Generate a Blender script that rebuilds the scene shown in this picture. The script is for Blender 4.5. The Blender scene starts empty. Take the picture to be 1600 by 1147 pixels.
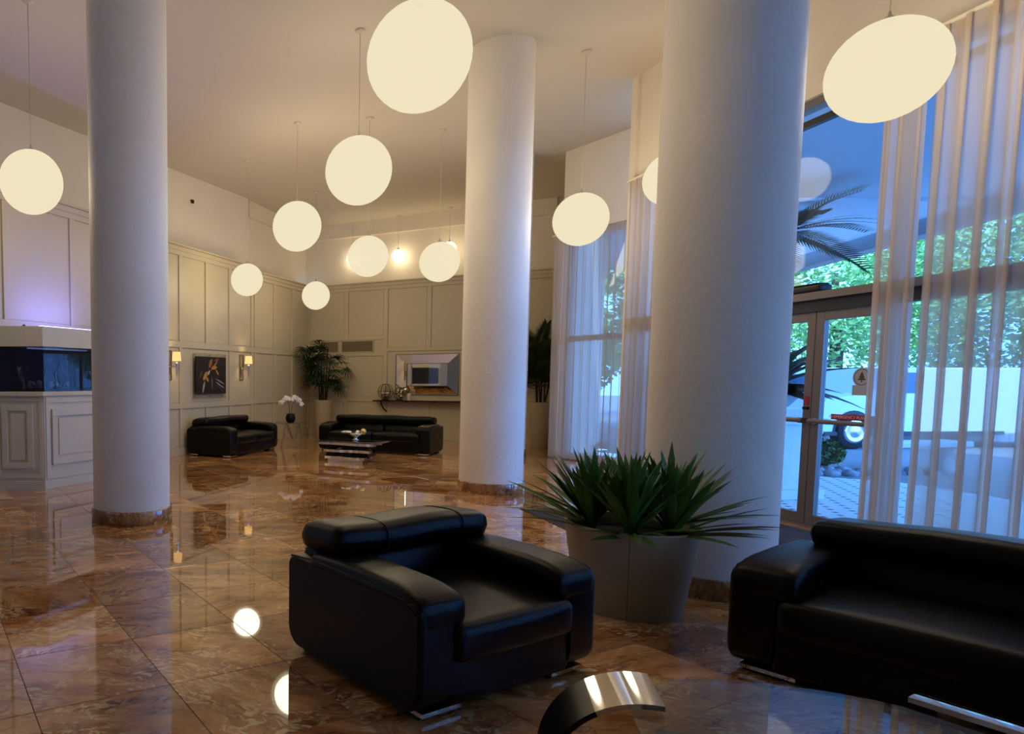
import bpy, bmesh, math, random
from mathutils import Vector, Matrix, noise

# ------------------------------------------------------------------ camera, world, sun, exposure
sc = bpy.context.scene
COL = sc.collection
random.seed(7)
F_PX, PP_X, PP_Y, EYE = 1055.0, 370.0, 670.0, 1.40      # focal length and optical centre in 1600x1147 pixels
cam_d = bpy.data.cameras.new('camera')
cam_d.sensor_fit = 'HORIZONTAL'
cam_d.sensor_width = 36.0
cam_d.lens = F_PX / 1600 * 36
cam_d.shift_x = (800 - PP_X) / 1600
cam_d.shift_y = (PP_Y - 573.5) / 1600
cam_d.clip_end = 300
cam = bpy.data.objects.new('camera', cam_d)
COL.objects.link(cam)
cam.location = (0, 0, EYE)
cam.rotation_euler = (math.pi / 2 - math.atan((670 - 593) / F_PX), 0, 0)
sc.camera = cam

world = bpy.data.worlds.new('sky')
sc.world = world
world.use_nodes = True
bg = world.node_tree.nodes['Background']
bg.inputs[0].default_value = (0.14, 0.40, 1.0, 1)
bg.inputs[1].default_value = 8.5

sun_d = bpy.data.lights.new('sun_offscreen', 'SUN')
sun_d.energy = 7.0
sun_d.angle = 0.01
sun_d.color = (0.80, 0.92, 1.0)
sun = bpy.data.objects.new('sun_offscreen', sun_d)
COL.objects.link(sun)
sun.rotation_euler = (math.radians(35), math.radians(-12), 0)

LAMP_W = 22.0                 # watts of the bulb in a large globe
LAMP_COL = (1.0, 0.82, 0.54)
sc.view_settings.view_transform = 'Standard'
sc.view_settings.look = 'None'
sc.view_settings.exposure = 0.15
sc.view_settings.gamma = 1.0
sc.view_settings.use_curve_mapping = False

# ------------------------------------------------------------------ helpers
def s2l(c):
    return tuple(((v / 255) / 12.92 if v / 255 <= 0.04045 else ((v / 255 + 0.055) / 1.055) ** 2.4) for v in c)

def mat(name, rgb=(200, 200, 200), rough=0.5, metal=0.0, bump=0.0, bscale=60.0, var=0.0, vscale=3.0, **kw):
    m = bpy.data.materials.new(name)
    m.use_nodes = True
    nt = m.node_tree
    b = nt.nodes['Principled BSDF']
    col = s2l(rgb)
    b.inputs['Base Color'].default_value = (*col, 1)
    b.inputs['Roughness'].default_value = rough
    b.inputs['Metallic'].default_value = metal
    for k, v in kw.items():
        b.inputs[k.replace('_', ' ')].default_value = v
    if bump or var:
        tc = nt.nodes.new('ShaderNodeTexCoord')
    if bump:
        n = nt.nodes.new('ShaderNodeTexNoise')
        n.inputs['Scale'].default_value = bscale
        n.inputs['Detail'].default_value = 4
        nt.links.new(tc.outputs['Object'], n.inputs['Vector'])
        bp = nt.nodes.new('ShaderNodeBump')
        bp.inputs['Strength'].default_value = bump
        bp.inputs['Distance'].default_value = 0.02
        nt.links.new(n.outputs['Fac'], bp.inputs['Height'])
        nt.links.new(bp.outputs['Normal'], b.inputs['Normal'])
    if var:
        n2 = nt.nodes.new('ShaderNodeTexNoise')
        n2.inputs['Scale'].default_value = vscale
        n2.inputs['Detail'].default_value = 5
        nt.links.new(tc.outputs['Object'], n2.inputs['Vector'])
        r = nt.nodes.new('ShaderNodeValToRGB')
        r.color_ramp.elements[0].position = 0.3
        r.color_ramp.elements[1].position = 0.7
        r.color_ramp.elements[0].color = (*[c * (1 - var) for c in col], 1)
        r.color_ramp.elements[1].color = (*[min(1, c * (1 + var)) for c in col], 1)
        nt.links.new(n2.outputs['Fac'], r.inputs['Fac'])
        nt.links.new(r.outputs['Color'], b.inputs['Base Color'])
    return m

def emit(name, lin, strength):
    m = bpy.data.materials.new(name)
    m.use_nodes = True
    nt = m.node_tree
    nt.nodes.clear()
    e = nt.nodes.new('ShaderNodeEmission')
    e.inputs[0].default_value = (*lin, 1)
    e.inputs[1].default_value = strength
    o = nt.nodes.new('ShaderNodeOutputMaterial')
    nt.links.new(e.outputs[0], o.inputs[0])
    return m

class MB:
    """collects boxes, lathes, tubes, sheets and makes one mesh of them"""
    def __init__(self):
        self.v, self.f, self.s = [], [], []
    def add(self, vs, fs, smooth=False):
        o = len(self.v)
        self.v += [tuple(p) for p in vs]
        self.f += [tuple(i + o for i in f) for f in fs]
        self.s += [smooth] * len(fs)
        return self
    def box(self, x0, x1, y0, y1, z0, z1):
        vs = [(x, y, z) for z in (z0, z1) for y in (y0, y1) for x in (x0, x1)]
        return self.add(vs, [(0, 2, 3, 1), (4, 5, 7, 6), (0, 1, 5, 4), (2, 6, 7, 3), (0, 4, 6, 2), (1, 3, 7, 5)])
    def prism(self, poly, z0, z1):
        n = len(poly)
        vs = [(x, y, z0) for x, y in poly] + [(x, y, z1) for x, y in poly]
        fs = [tuple(reversed(range(n))), tuple(range(n, 2 * n))]
        fs += [(i, (i + 1) % n, n + (i + 1) % n, n + i) for i in range(n)]
        return self.add(vs, fs)
    def lathe(self, prof, seg=32, c=(0, 0, 0), caps=True, a0=0.0, a1=2 * math.pi):
        full = abs(a1 - a0 - 2 * math.pi) < 1e-6
        m = seg if full else seg + 1
        vs, fs = [], []
        for r, z in prof:
            for k in range(m):
                a = a0 + (a1 - a0) * k / seg
                vs.append((c[0] + r * math.cos(a), c[1] + r * math.sin(a), c[2] + z))
        for i in range(len(prof) - 1):
            for k in range(seg):
                k2 = (k + 1) % m
                fs.append((i * m + k, i * m + k2, (i + 1) * m + k2, (i + 1) * m + k))
        self.add(vs, fs, True)
        if caps and full:
            n = len(prof)
            if prof[0][0] > 1e-4:
                self.add([vs[k] for k in range(m)], [tuple(reversed(range(m)))])
            if prof[-1][0] > 1e-4:
                self.add([vs[(n - 1) * m + k] for k in range(m)], [tuple(range(m))])
        return self
    def tube(self, pts, r, seg=8, closed=False):
        pts = [Vector(p) for p in pts]
        n = len(pts)
        rs = r if isinstance(r, (list, tuple)) else [r] * n
        vs, fs = [], []
        up = None
        for i, p in enumerate(pts):
            if closed:
                t = pts[(i + 1) % n] - pts[i - 1]
            else:
                t = pts[min(i + 1, n - 1)] - pts[max(i - 1, 0)]
            t.normalize()
            if up is None:
                up = Vector((0, 0, 1)) if abs(t.z) < 0.9 else Vector((1, 0, 0))
            a = t.cross(up)
            if a.length < 1e-5:
                a = t.orthogonal()
            a.normalize()
            b = a.cross(t).normalized()
            up = b
            for k in range(seg):
                an = 2 * math.pi * k / seg
                vs.append(p + (a * math.cos(an) + b * math.sin(an)) * rs[i])
        for i in range(n if closed else n - 1):
            j = (i + 1) % n
            for k in range(seg):
                k2 = (k + 1) % seg
                fs.append((i * seg + k, i * seg + k2, j * seg + k2, j * seg + k))
        self.add(vs, fs, True)
        if not closed:
            self.add(vs[:seg], [tuple(reversed(range(seg)))])
            self.add(vs[-seg:], [tuple(range(seg))])
        return self
    def sphere(self, c, r, u=24, w=12, sc3=(1, 1, 1)):
        prof = [(r * math.sin(math.pi * i / w), -r * math.cos(math.pi * i / w)) for i in range(w + 1)]
        o = len(self.v)
        self.lathe(prof, u, (0, 0, 0), False)
        for i in range(o, len(self.v)):
            x, y, z = self.v[i]
            self.v[i] = (c[0] + x * sc3[0], c[1] + y * sc3[1], c[2] + z * sc3[2])
        return self
    def rbox(self, x0, x1, y0, y1, z0, z1, r=0.03, n=8, puff=(0, 0, 0), fn=None):
        """rounded, optionally puffed box"""
        c = ((x0 + x1) / 2, (y0 + y1) / 2, (z0 + z1) / 2)
        h = ((x1 - x0) / 2, (y1 - y0) / 2, (z1 - z0) / 2)
        r = min(r, *[a * 0.999 for a in h])
        key, vs, fs = {}, [], []
        us = []
        for ax in range(3):
            e = max(1e-6, h[ax] - r)
            k = max(1, n // 4)
            l = [-h[ax] + r * (1 - math.cos(math.pi / 2 * i / k) if True else 0) for i in range(k + 1)]
            inner = [-e + 2 * e * i / n for i in range(1, n)]
            us.append(l + inner + [-v for v in reversed(l)])
        def vert(p):
            kk = tuple(round(v, 5) for v in p)
            if kk in key:
                return key[kk]
            q = [max(-(h[i] - r), min(h[i] - r, p[i])) for i in range(3)]
            d = Vector([p[i] - q[i] for i in range(3)])
            if d.length > 1e-9:
                d = d.normalized() * r
            w = [q[i] + d[i] for i in range(3)]
            for ax in range(3):
                if puff[ax]:
                    o1, o2 = (ax + 1) % 3, (ax + 2) % 3
                    g = (1 - (w[o1] / h[o1]) ** 2) * (1 - (w[o2] / h[o2]) ** 2)
                    w[ax] += puff[ax] * max(0, g) * (1 if w[ax] > 0 else -1) * min(1, abs(w[ax]) / h[ax])
            w = [w[i] + c[i] for i in range(3)]
            if fn:
                w = fn(*w)
            key[kk] = len(vs)
            vs.append(tuple(w))
            return key[kk]
        for ax in range(3):
            a, b = (ax + 1) % 3, (ax + 2) % 3
            for sg in (-1, 1):
                for i in range(len(us[a]) - 1):
                    for j in range(len(us[b]) - 1):
                        qd = []
                        for (ii, jj) in ((i, j), (i + 1, j), (i + 1, j + 1), (i, j + 1)):
                            p = [0, 0, 0]
                            p[ax] = sg * h[ax]
                            p[a] = us[a][ii]
                            p[b] = us[b][jj]
                            qd.append(vert(p))
                        if len(set(qd)) >= 3:
                            qd = list(dict.fromkeys(qd))
                            fs.append(tuple(qd if sg > 0 else reversed(qd)))
        return self.add(vs, fs, True)
    def mesh(self, name):
        me = bpy.data.meshes.new(name)
        me.from_pydata(self.v, [], self.f)
        me.polygons.foreach_set('use_smooth', self.s)
        me.update()
        return me
    def build(self, name, m=None, parent=None, loc=None, rz=0.0, bevel=0.0):
        me = self.mesh(name)
        if bevel:
            bm = bmesh.new()
            bm.from_mesh(me)
            ed = [e for e in bm.edges if len(e.link_faces) == 2 and e.calc_face_angle(0) > 0.6]
            bmesh.ops.bevel(bm, geom=ed, offset=bevel, segments=2, affect='EDGES', profile=0.6)
            bm.to_mesh(me)
            bm.free()
        return link(name, me, m, parent, loc, rz)

def link(name, me, m=None, parent=None, loc=None, rz=0.0):
    o = bpy.data.objects.new(name, me)
    COL.objects.link(o)
    if m is not None and not me.materials:
        me.materials.append(m)
    if parent is not None:
        o.parent = parent
    if loc is not None:
        o.location = loc
    if rz:
        o.rotation_euler.z = rz
    return o

def tag(o, label=None, cat=None, group=None, kind=None):
    if label: o['label'] = label
    if cat: o['category'] = cat
    if group: o['group'] = group
    if kind: o['kind'] = kind
    return o

def thing(name, label, cat, loc=(0, 0, 0), rz=0.0, group=None):
    o = bpy.data.objects.new(name, None)
    o.empty_display_size = 0.1
    COL.objects.link(o)
    o.location = loc
    o.rotation_euler = (0, 0, rz)
    return tag(o, label, cat, group)

def struct(o):
    o['kind'] = 'structure'
    return o

def text_mesh(txt, size):
    cu = bpy.data.curves.new('lettering', 'FONT')
    cu.body = txt
    cu.size = size
    cu.align_x = 'CENTER'
    cu.align_y = 'CENTER'
    cu.extrude = 0.0005
    ob = bpy.data.objects.new('lettering', cu)
    COL.objects.link(ob)
    dg = bpy.context.evaluated_depsgraph_get()
    me = bpy.data.meshes.new_from_object(ob.evaluated_get(dg))
    bpy.data.objects.remove(ob)
    bpy.data.curves.remove(cu)
    for i, v in enumerate(me.vertices):      # stand it up, facing local -y
        x, y, z = v.co
        v.co = (x, -z, y)
    me.materials.clear()
    return me

# ------------------------------------------------------------------ materials
M = {}
M['white'] = mat('white_plaster', (232, 222, 205), 0.65, bump=0.08, bscale=25, var=0.03, vscale=1.5)
M['column'] = mat('column_plaster', (244, 238, 226), 0.6, bump=0.25, bscale=14, var=0.03, vscale=2)
M['ceil'] = mat('ceiling_paint', (210, 200, 184), 0.8)
M['panel'] = mat('greige_panel_paint', (198, 186, 156), 0.42, bump=0.04, bscale=30)
M['cab'] = mat('cabinet_paint', (205, 198, 176), 0.42, var=0.03, vscale=3)
M['leather'] = mat('black_leather', (9, 9, 9), 0.30, bump=0.12, bscale=260, Specular_IOR_Level=0.2)
M['chrome'] = mat('polished_chrome', (225, 225, 225), 0.06, 1.0)
M['black'] = mat('black_gloss', (6, 6, 6), 0.3, Specular_IOR_Level=0.25)
M['matblack'] = mat('matte_black', (14, 14, 14), 0.6)
M['bronze'] = mat('bronze_frame', (118, 112, 110), 0.45, 0.3)
M['darkframe'] = mat('dark_header', (44, 46, 54), 0.5, 0.3)
M['pot'] = mat('sand_planter', (172, 158, 128), 0.6, bump=0.06, bscale=80, var=0.05, vscale=4)
M['soil'] = mat('soil', (20, 16, 12), 0.95, bump=0.6, bscale=70)
M['leaf'] = mat('yucca_leaf', (68, 112, 42), 0.42, var=0.25, vscale=6)
M['palm'] = mat('palm_leaf', (34, 56, 32), 0.45, var=0.2, vscale=4)
M['cane'] = mat('palm_cane', (38, 34, 24), 0.8)
M['matfab'] = mat('door_mat_fibre', (62, 58, 55), 0.95, bump=0.5, bscale=400)
M['grout'] = mat('grout', (96, 70, 52), 0.6)
M['cord'] = mat('lamp_cord', (196, 184, 166), 0.5)
M['mirror'] = mat('mirror_silver', (240, 240, 238), 0.02, 1.0)
M['shade'] = emit('sconce_shade_glow', (1.0, 0.60, 0.22), 1.15)
M['acrylic'] = None

def sheer(name, rgb, opac, transl=0.5):
    m = bpy.data.materials.new(name)
    m.use_nodes = True
    nt = m.node_tree
    nt.nodes.clear()
    N = nt.nodes.new
    t = N('ShaderNodeBsdfTransparent')
    d = N('ShaderNodeBsdfDiffuse')
    l = N('ShaderNodeBsdfTranslucent')
    c = (*s2l(rgb), 1)
    d.inputs[0].default_value = c
    l.inputs[0].default_value = c
    m1 = N('ShaderNodeMixShader')
    m1.inputs[0].default_value = transl
    nt.links.new(d.outputs[0], m1.inputs[1])
    nt.links.new(l.outputs[0], m1.inputs[2])
    m2 = N('ShaderNodeMixShader')
    m2.inputs[0].default_value = opac
    nt.links.new(t.outputs[0], m2.inputs[1])
    nt.links.new(m1.outputs[0], m2.inputs[2])
    o = N('ShaderNodeOutputMaterial')
    nt.links.new(m2.outputs[0], o.inputs[0])
    return m
M['sheer'] = sheer('sheer_curtain', (226, 210, 190), 0.66, 0.40)

def thin_glass(name, tint, ior=1.45):
    m = bpy.data.materials.new(name)
    m.use_nodes = True
    nt = m.node_tree
    nt.nodes.clear()
    N = nt.nodes.new
    t = N('ShaderNodeBsdfTransparent')
    t.inputs[0].default_value = (*tint, 1)
    g = N('ShaderNodeBsdfGlossy')
    g.inputs['Roughness'].default_value = 0.01
    fr = N('ShaderNodeFresnel')
    gm = N('ShaderNodeNewGeometry')          # thin sheet: the same index from both sides
    ir = N('ShaderNodeMapRange')
    ir.inputs[3].default_value = ior
    ir.inputs[4].default_value = 1 / ior
    nt.links.new(gm.outputs['Backfacing'], ir.inputs[0])
    nt.links.new(ir.outputs[0], fr.inputs[0])
    mx = N('ShaderNodeMixShader')
    nt.links.new(fr.outputs[0], mx.inputs[0])
    nt.links.new(t.outputs[0], mx.inputs[1])
    nt.links.new(g.outputs[0], mx.inputs[2])
    o = N('ShaderNodeOutputMaterial')
    nt.links.new(mx.outputs[0], o.inputs[0])
    return m
M['glass'] = thin_glass('window_glass', (0.82, 0.92, 1.0), 1.25)
M['topglass'] = thin_glass('table_glass', (0.88, 0.93, 0.90), 1.75)
M['acrylic'] = thin_glass('clear_acrylic', (0.93, 0.93, 0.92))

def globe_mat(name, lin, strength, see):
    """opal glass: glows, and lets part of the bulb's light through"""
    m = bpy.data.materials.new(name)
    m.use_nodes = True
    nt = m.node_tree
    nt.nodes.clear()
    N = nt.nodes.new
    e = N('ShaderNodeEmission')
    e.inputs[0].default_value = (*lin, 1)
    e.inputs[1].default_value = strength
    t = N('ShaderNodeBsdfTransparent')
    mx = N('ShaderNodeMixShader')
    mx.inputs[0].default_value = see
    nt.links.new(e.outputs[0], mx.inputs[1])
    nt.links.new(t.outputs[0], mx.inputs[2])
    o = N('ShaderNodeOutputMaterial')
    nt.links.new(mx.outputs[0], o.inputs[0])
    return m
M['globe'] = globe_mat('opal_globe', (1.0, 0.88, 0.60), 0.80, 0.12)
M['globe_small'] = globe_mat('small_opal_globe', (1.0, 0.90, 0.62), 1.5, 0.12)

def marble(name, seam=False, dark=1.0):
    m = bpy.data.materials.new(name)
    m.use_nodes = True
    nt = m.node_tree
    b = nt.nodes['Principled BSDF']
    b.inputs['Roughness'].default_value = 0.03
    b.inputs['Specular IOR Level'].default_value = 0.8
    b.inputs['Coat Weight'].default_value = 0.5
    b.inputs['Coat Roughness'].default_value = 0.02
    b.inputs['Coat IOR'].default_value = 1.5
    N, L = nt.nodes.new, nt.links.new
    geo = N('ShaderNodeNewGeometry')
    oi = N('ShaderNodeObjectInfo')
    add = N('ShaderNodeMath'); add.operation = 'ADD'
    L(geo.outputs['Random Per Island'], add.inputs[0])
    L(oi.outputs['Random'], add.inputs[1])
    wn = N('ShaderNodeTexWhiteNoise'); wn.noise_dimensions = '1D'
    L(add.outputs[0], wn.inputs['W'])
    off = N('ShaderNodeVectorMath'); off.operation = 'SCALE'
    L(wn.outputs['Color'], off.inputs[0]); off.inputs['Scale'].default_value = 40
    pos = N('ShaderNodeVectorMath'); pos.operation = 'ADD'
    ang = N('ShaderNodeMath'); ang.operation = 'MULTIPLY'; ang.inputs[1].default_value = 1.2
    L(wn.outputs['Value'], ang.inputs[0])
    ang2 = N('ShaderNodeMath'); ang2.operation = 'SUBTRACT'; ang2.inputs[1].default_value = 0.6
    L(ang.outputs[0], ang2.inputs[0])
    vr = N('ShaderNodeVectorRotate'); vr.rotation_type = 'Z_AXIS'
    L(geo.outputs['Position'], vr.inputs['Vector'])
    L(ang2.outputs[0], vr.inputs['Angle'])
    L(vr.outputs[0], pos.inputs[0]); L(off.outputs[0], pos.inputs[1])
    # warp
    n0 = N('ShaderNodeTexNoise'); n0.inputs['Scale'].default_value = 2.2; n0.inputs['Detail'].default_value = 3
    L(pos.outputs[0], n0.inputs['Vector'])
    sub = N('ShaderNodeVectorMath'); sub.operation = 'SUBTRACT'; sub.inputs[1].default_value = (0.5, 0.5, 0.5)
    L(n0.outputs['Color'], sub.inputs[0])
    scl = N('ShaderNodeVectorMath'); scl.operation = 'SCALE'; scl.inputs['Scale'].default_value = 0.35
    L(sub.outputs[0], scl.inputs[0])
    wp = N('ShaderNodeVectorMath'); wp.operation = 'ADD'
    L(pos.outputs[0], wp.inputs[0]); L(scl.outputs[0], wp.inputs[1])
    mp = N('ShaderNodeMapping'); mp.inputs['Scale'].default_value = (1.3, 4.2, 1)
    L(wp.outputs[0], mp.inputs['Vector'])
    n1 = N('ShaderNodeTexNoise'); n1.inputs['Scale'].default_value = 1.6; n1.inputs['Detail'].default_value = 9
    n1.inputs['Roughness'].default_value = 0.66
    L(mp.outputs[0], n1.inputs['Vector'])
    r1 = N('ShaderNodeValToRGB')
    cr = r1.color_ramp
    stops = [(0.25, (66, 34, 20)), (0.37, (124, 76, 46)), (0.48, (176, 122, 76)), (0.60, (204, 152, 100)), (0.76, (230, 192, 142))]
    cr.elements[0].position = stops[0][0]; cr.elements[0].color = (*s2l(stops[0][1]), 1)
    cr.elements[1].position = stops[-1][0]; cr.elements[1].color = (*s2l(stops[-1][1]), 1)
    for p, c in stops[1:-1]:
        e = cr.elements.new(p); e.color = (*s2l(c), 1)
    L(n1.outputs['Fac'], r1.inputs['Fac'])
    # breccia flecks
    n2 = N('ShaderNodeTexNoise'); n2.inputs['Scale'].default_value = 15; n2.inputs['Detail'].default_value = 5
    n2.inputs['Distortion'].default_value = 1.6
    mp2 = N('ShaderNodeMapping'); mp2.inputs['Scale'].default_value = (0.8, 1.5, 1)
    L(wp.outputs[0], mp2.inputs['Vector']); L(mp2.outputs[0], n2.inputs['Vector'])
    r2 = N('ShaderNodeValToRGB')
    r2.color_ramp.elements[0].position = 0.50; r2.color_ramp.elements[1].position = 0.60
    L(n2.outputs['Fac'], r2.inputs['Fac'])
    n3 = N('ShaderNodeTexNoise'); n3.inputs['Scale'].default_value = 1.7; n3.inputs['Detail'].default_value = 2
    L(pos.outputs[0], n3.inputs['Vector'])
    r3 = N('ShaderNodeValToRGB')
    r3.color_ramp.elements[0].position = 0.46; r3.color_ramp.elements[1].position = 0.58
    L(n3.outputs['Fac'], r3.inputs['Fac'])
    mk = N('ShaderNodeMath'); mk.operation = 'MULTIPLY'
    L(r2.outputs['Color'], mk.inputs[0]); L(r3.outputs['Color'], mk.inputs[1])
    mix = N('ShaderNodeMixRGB'); mix.inputs[2].default_value = (*s2l((222, 190, 142)), 1)
    L(mk.outputs[0], mix.inputs[0]); L(r1.outputs['Color'], mix.inputs[1])
    # dark hairline veins
    n4 = N('ShaderNodeTexNoise'); n4.inputs['Scale'].default_value = 2.2; n4.inputs['Detail'].default_value = 7
    mp4 = N('ShaderNodeMapping'); mp4.inputs['Scale'].default_value = (0.7, 2.4, 1); mp4.inputs['Location'].default_value = (9, 4, 2)
    L(wp.outputs[0], mp4.inputs['Vector']); L(mp4.outputs[0], n4.inputs['Vector'])
    v1 = N('ShaderNodeMath'); v1.operation = 'SUBTRACT'; v1.inputs[1].default_value = 0.5
    L(n4.outputs['Fac'], v1.inputs[0])
    v2 = N('ShaderNodeMath'); v2.operation = 'ABSOLUTE'
    L(v1.outputs[0], v2.inputs[0])
    v3 = N('ShaderNodeMapRange'); v3.inputs[1].default_value = 0.0; v3.inputs[2].default_value = 0.014
    v3.inputs[3].default_value = 0.55; v3.inputs[4].default_value = 0.0
    L(v2.outputs[0], v3.inputs[0])
    mix2 = N('ShaderNodeMixRGB'); mix2.inputs[2].default_value = (*s2l((70, 40, 26)), 1)
    L(v3.outputs[0], mix2.inputs[0]); L(mix.outputs[0], mix2.inputs[1])
    # tone of the single tile
    hs = N('ShaderNodeHueSaturation')
    mr = N('ShaderNodeMapRange'); mr.inputs[3].default_value = 0.78 * dark; mr.inputs[4].default_value = 1.38 * dark
    wn2 = N('ShaderNodeTexWhiteNoise'); wn2.noise_dimensions = '1D'
    ad2 = N('ShaderNodeMath'); ad2.operation = 'ADD'; ad2.inputs[1].default_value = 3.7
    L(add.outputs[0], ad2.inputs[0]); L(ad2.outputs[0], wn2.inputs['W'])
    L(wn2.outputs['Value'], mr.inputs[0]); L(mr.outputs[0], hs.inputs['Value'])
    hs.inputs['Saturation'].default_value = 1.05
    L(mix2.outputs[0], hs.inputs['Color'])
    L(hs.outputs[0], b.inputs['Base Color'])
    return m
M['marble'] = marble('brown_marble')
M['marbledark'] = marble('dark_marble', dark=0.7)

# ------------------------------------------------------------------ the shell of the room
CEIL = 5.38
A0 = Vector((-1.189, 12.129)); dA = Vector((0.515, 0.857)).normalized(); nA = Vector((dA.y, -dA.x))
B0 = Vector((4.9, 15.5)); dB = Vector((0.857, -0.515)).normalized()
F0 = Vector((5.40, 6.5)); dFl = Vector((0.03, -1.0)).normalized()
G0 = Vector((5.76, 12.17)); dG = Vector((0.55, -1.315)).normalized()
def ang(d):
    return math.atan2(d.y, d.x)

def slab(name, p, q, z0, z1, th, m, side=1):
    """upright wall from p to q; thickness th to the left of p->q"""
    p, q = Vector(p), Vector(q)
    d = (q - p)
    o = MB().box(0, d.length, 0, th * side, z0, z1).build(name, m, None, (p.x, p.y, 0), ang(d))
    return struct(o)

ceiling = struct(MB().box(-9, 9, -9, 20, CEIL, CEIL + 0.2).build('ceiling', M['ceil']))
# the ceiling stops at the facade: outside stays open
ceiling.data.clear_geometry()
cb = MB().prism([(-9, -9), (5.62, -9), (5.42, 9.2), (6.9, 10.9), (6.5, 12.4), (8.4, 15.2), (8.4, 16.2), (4.0, 20.0), (-9, 20.0)], CEIL, CEIL + 0.2)
ceiling.data.from_pydata(cb.v, [], cb.f)
ceiling.data.update()

floor = MB().prism([(-9, -9), (5.62, -9), (5.42, 9.2), (6.9, 10.9), (6.5, 12.4), (8.4, 15.2), (8.4, 16.2), (4.0, 20.0), (-9, 20.0)], -0.25, -0.003).build('floor', M['grout'])
struct(floor)

# marble tiles laid diagonally
TS = 0.605
te1 = Vector((0.9026, 0.4305)); te2 = Vector((-0.4305, 0.9026))
T0 = Vector((-0.307, 3.013))
def px_of(x, y, z):
    c, s = math.cos(math.atan(77 / F_PX)), math.sin(math.atan(77 / F_PX))
    f = y * c - (z - EYE) * s
    u = (z - EYE) * c + y * s
    if f < 0.3:
        return None
    return PP_X + F_PX * x / f, PP_Y - F_PX * u / f, f
tiles = []
for i in range(-24, 30):
    for j in range(-20, 34):
        c = T0 + te1 * (TS * (i + 0.5)) + te2 * (TS * (j + 0.5))
        if c.y < -3 or c.y > 18.6 or c.x < -7 or c.x > 7.2:
            continue
        if (c - A0).dot(nA) < -0.35 and c.y > 3.4:
            continue
        if c.y < 9.2 and c.x > 5.42 + 0.25:
            continue
        if (c - B0).dot(Vector((-dB.y, dB.x))) > 0.45:
            continue
        if c.y >= 9.2 and (c - G0).dot(Vector((-dG.y, dG.x))) > 0.45 and c.y < 12.2:
            continue
        p = px_of(c.x, c.y, 0)
        big = 0
        if p and -60 < p[0] < 1660 and p[1] < 1230:
            big = 1 / p[2] ** 3
        tiles.append((big, c))
tiles.sort(key=lambda t: -t[0])
g = 0.0015
tm = MB()
hw = TS / 2 - g
b_ = 0.0015
tm.add([(-hw, -hw, -0.0035), (hw, -hw, -0.0035), (hw, hw, -0.0035), (-hw, hw, -0.0035),
        (-hw, -hw, -b_), (hw, -hw, -b_), (hw, hw, -b_), (-hw, hw, -b_),
        (-hw + b_, -hw + b_, 0), (hw - b_, -hw + b_, 0), (hw - b_, hw - b_, 0), (-hw + b_, hw - b_, 0)],
       [(0, 1, 5, 4), (1, 2, 6, 5), (2, 3, 7, 6), (3, 0, 4, 7), (4, 5, 9, 8), (5, 6, 10, 9), (6, 7, 11, 10), (7, 4, 8, 11), (8, 9, 10, 11)])
tmesh = tm.mesh('tile')
tmesh.materials.append(M['marble'])
ta = math.atan2(te1.y, te1.x)
rest = MB()
ca, sa = math.cos(ta), math.sin(ta)
for k, (big, c) in enumerate(tiles):
    if k < 300 and big > 0:
        o = bpy.data.objects.new('tile', tmesh)
        COL.objects.link(o)
        o.parent = floor
        o.location = (c.x, c.y, 0)
        o.rotation_euler.z = ta
    else:
        rest.add([(c.x + x * ca - y * sa, c.y + x * sa + y * ca, z) for x, y, z in tm.v], tm.f)
rt = rest.build('tile_field', M['marble'], floor)
rt['kind'] = 'stuff'

# panelled walls. local frame: x along the wall, -y into the room
def panel_wall(name, origin, d, x0, x1, top, depth, stiles, rails, cells, m=M['panel'], yoff=0.0):
    w = MB().box(x0, x1, 0, depth, 0, top - 0.03).build(name, m, None, (origin.x, origin.y, 0), ang(d))
    struct(w)
    w.location.x += -math.sin(ang(d)) * yoff
    w.location.y += math.cos(ang(d)) * yoff
    for (a, b2, z0, z1) in stiles:
        MB().box(a, b2, -0.028, 0.0, z0, z1).build('stile', None, w, bevel=0.004).data.materials.append(m)
    for (a, b2, z0, z1, pr) in rails:
        MB().box(a, b2, -pr, 0.0, z0, z1).build('rail', None, w, bevel=0.004).data.materials.append(m)
    for (a, b2, z0, z1) in cells:
        MB().box(a + 0.012, b2 - 0.012, -0.007, 0.0, z0 + 0.012, z1 - 0.012).build('panel', None, w, bevel=0.004).data.materials.append(m)
    MB().box(x0, x1, -0.075, depth, top - 0.03, top).build('ledge', None, w).data.materials.append(m)
    MB().box(x0, x1, -0.045, 0.0, top - 0.11, top - 0.03).build('cornice', None, w, bevel=0.012).data.materials.append(m)
    return w

def grid(xs, sw, zr, top, skip_mid=()):
    """stiles at xs, rails between zr; returns stiles, rails, cells"""
    st, ra, ce = [], [], []
    lo, mid = zr
    ra.append((xs[0], xs[-1], 0.0, 0.15, 0.030))
    ra.append((xs[0], xs[-1], lo[0], lo[1], 0.0278))
    ra.append((xs[0], xs[-1], mid[0], mid[1], 0.0278))
    ra.append((xs[0], xs[-1], top - 0.19, top - 0.11, 0.0278))
    bands = [(0.15, lo[0]), (lo[1], mid[0]), (mid[1], top - 0.19)]
    for bi, (z0, z1) in enumerate(bands):
        keep = [x for i, x in enumerate(xs) if not (bi == 1 and i in skip_mid)]
        for x in keep:
            st.append((x - sw / 2, x + sw / 2, z0, z1))
        for p, q in zip(keep[:-1], keep[1:]):
            ce.append((p + sw / 2, q - sw / 2, z0, z1))
    return st, ra, ce

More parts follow.
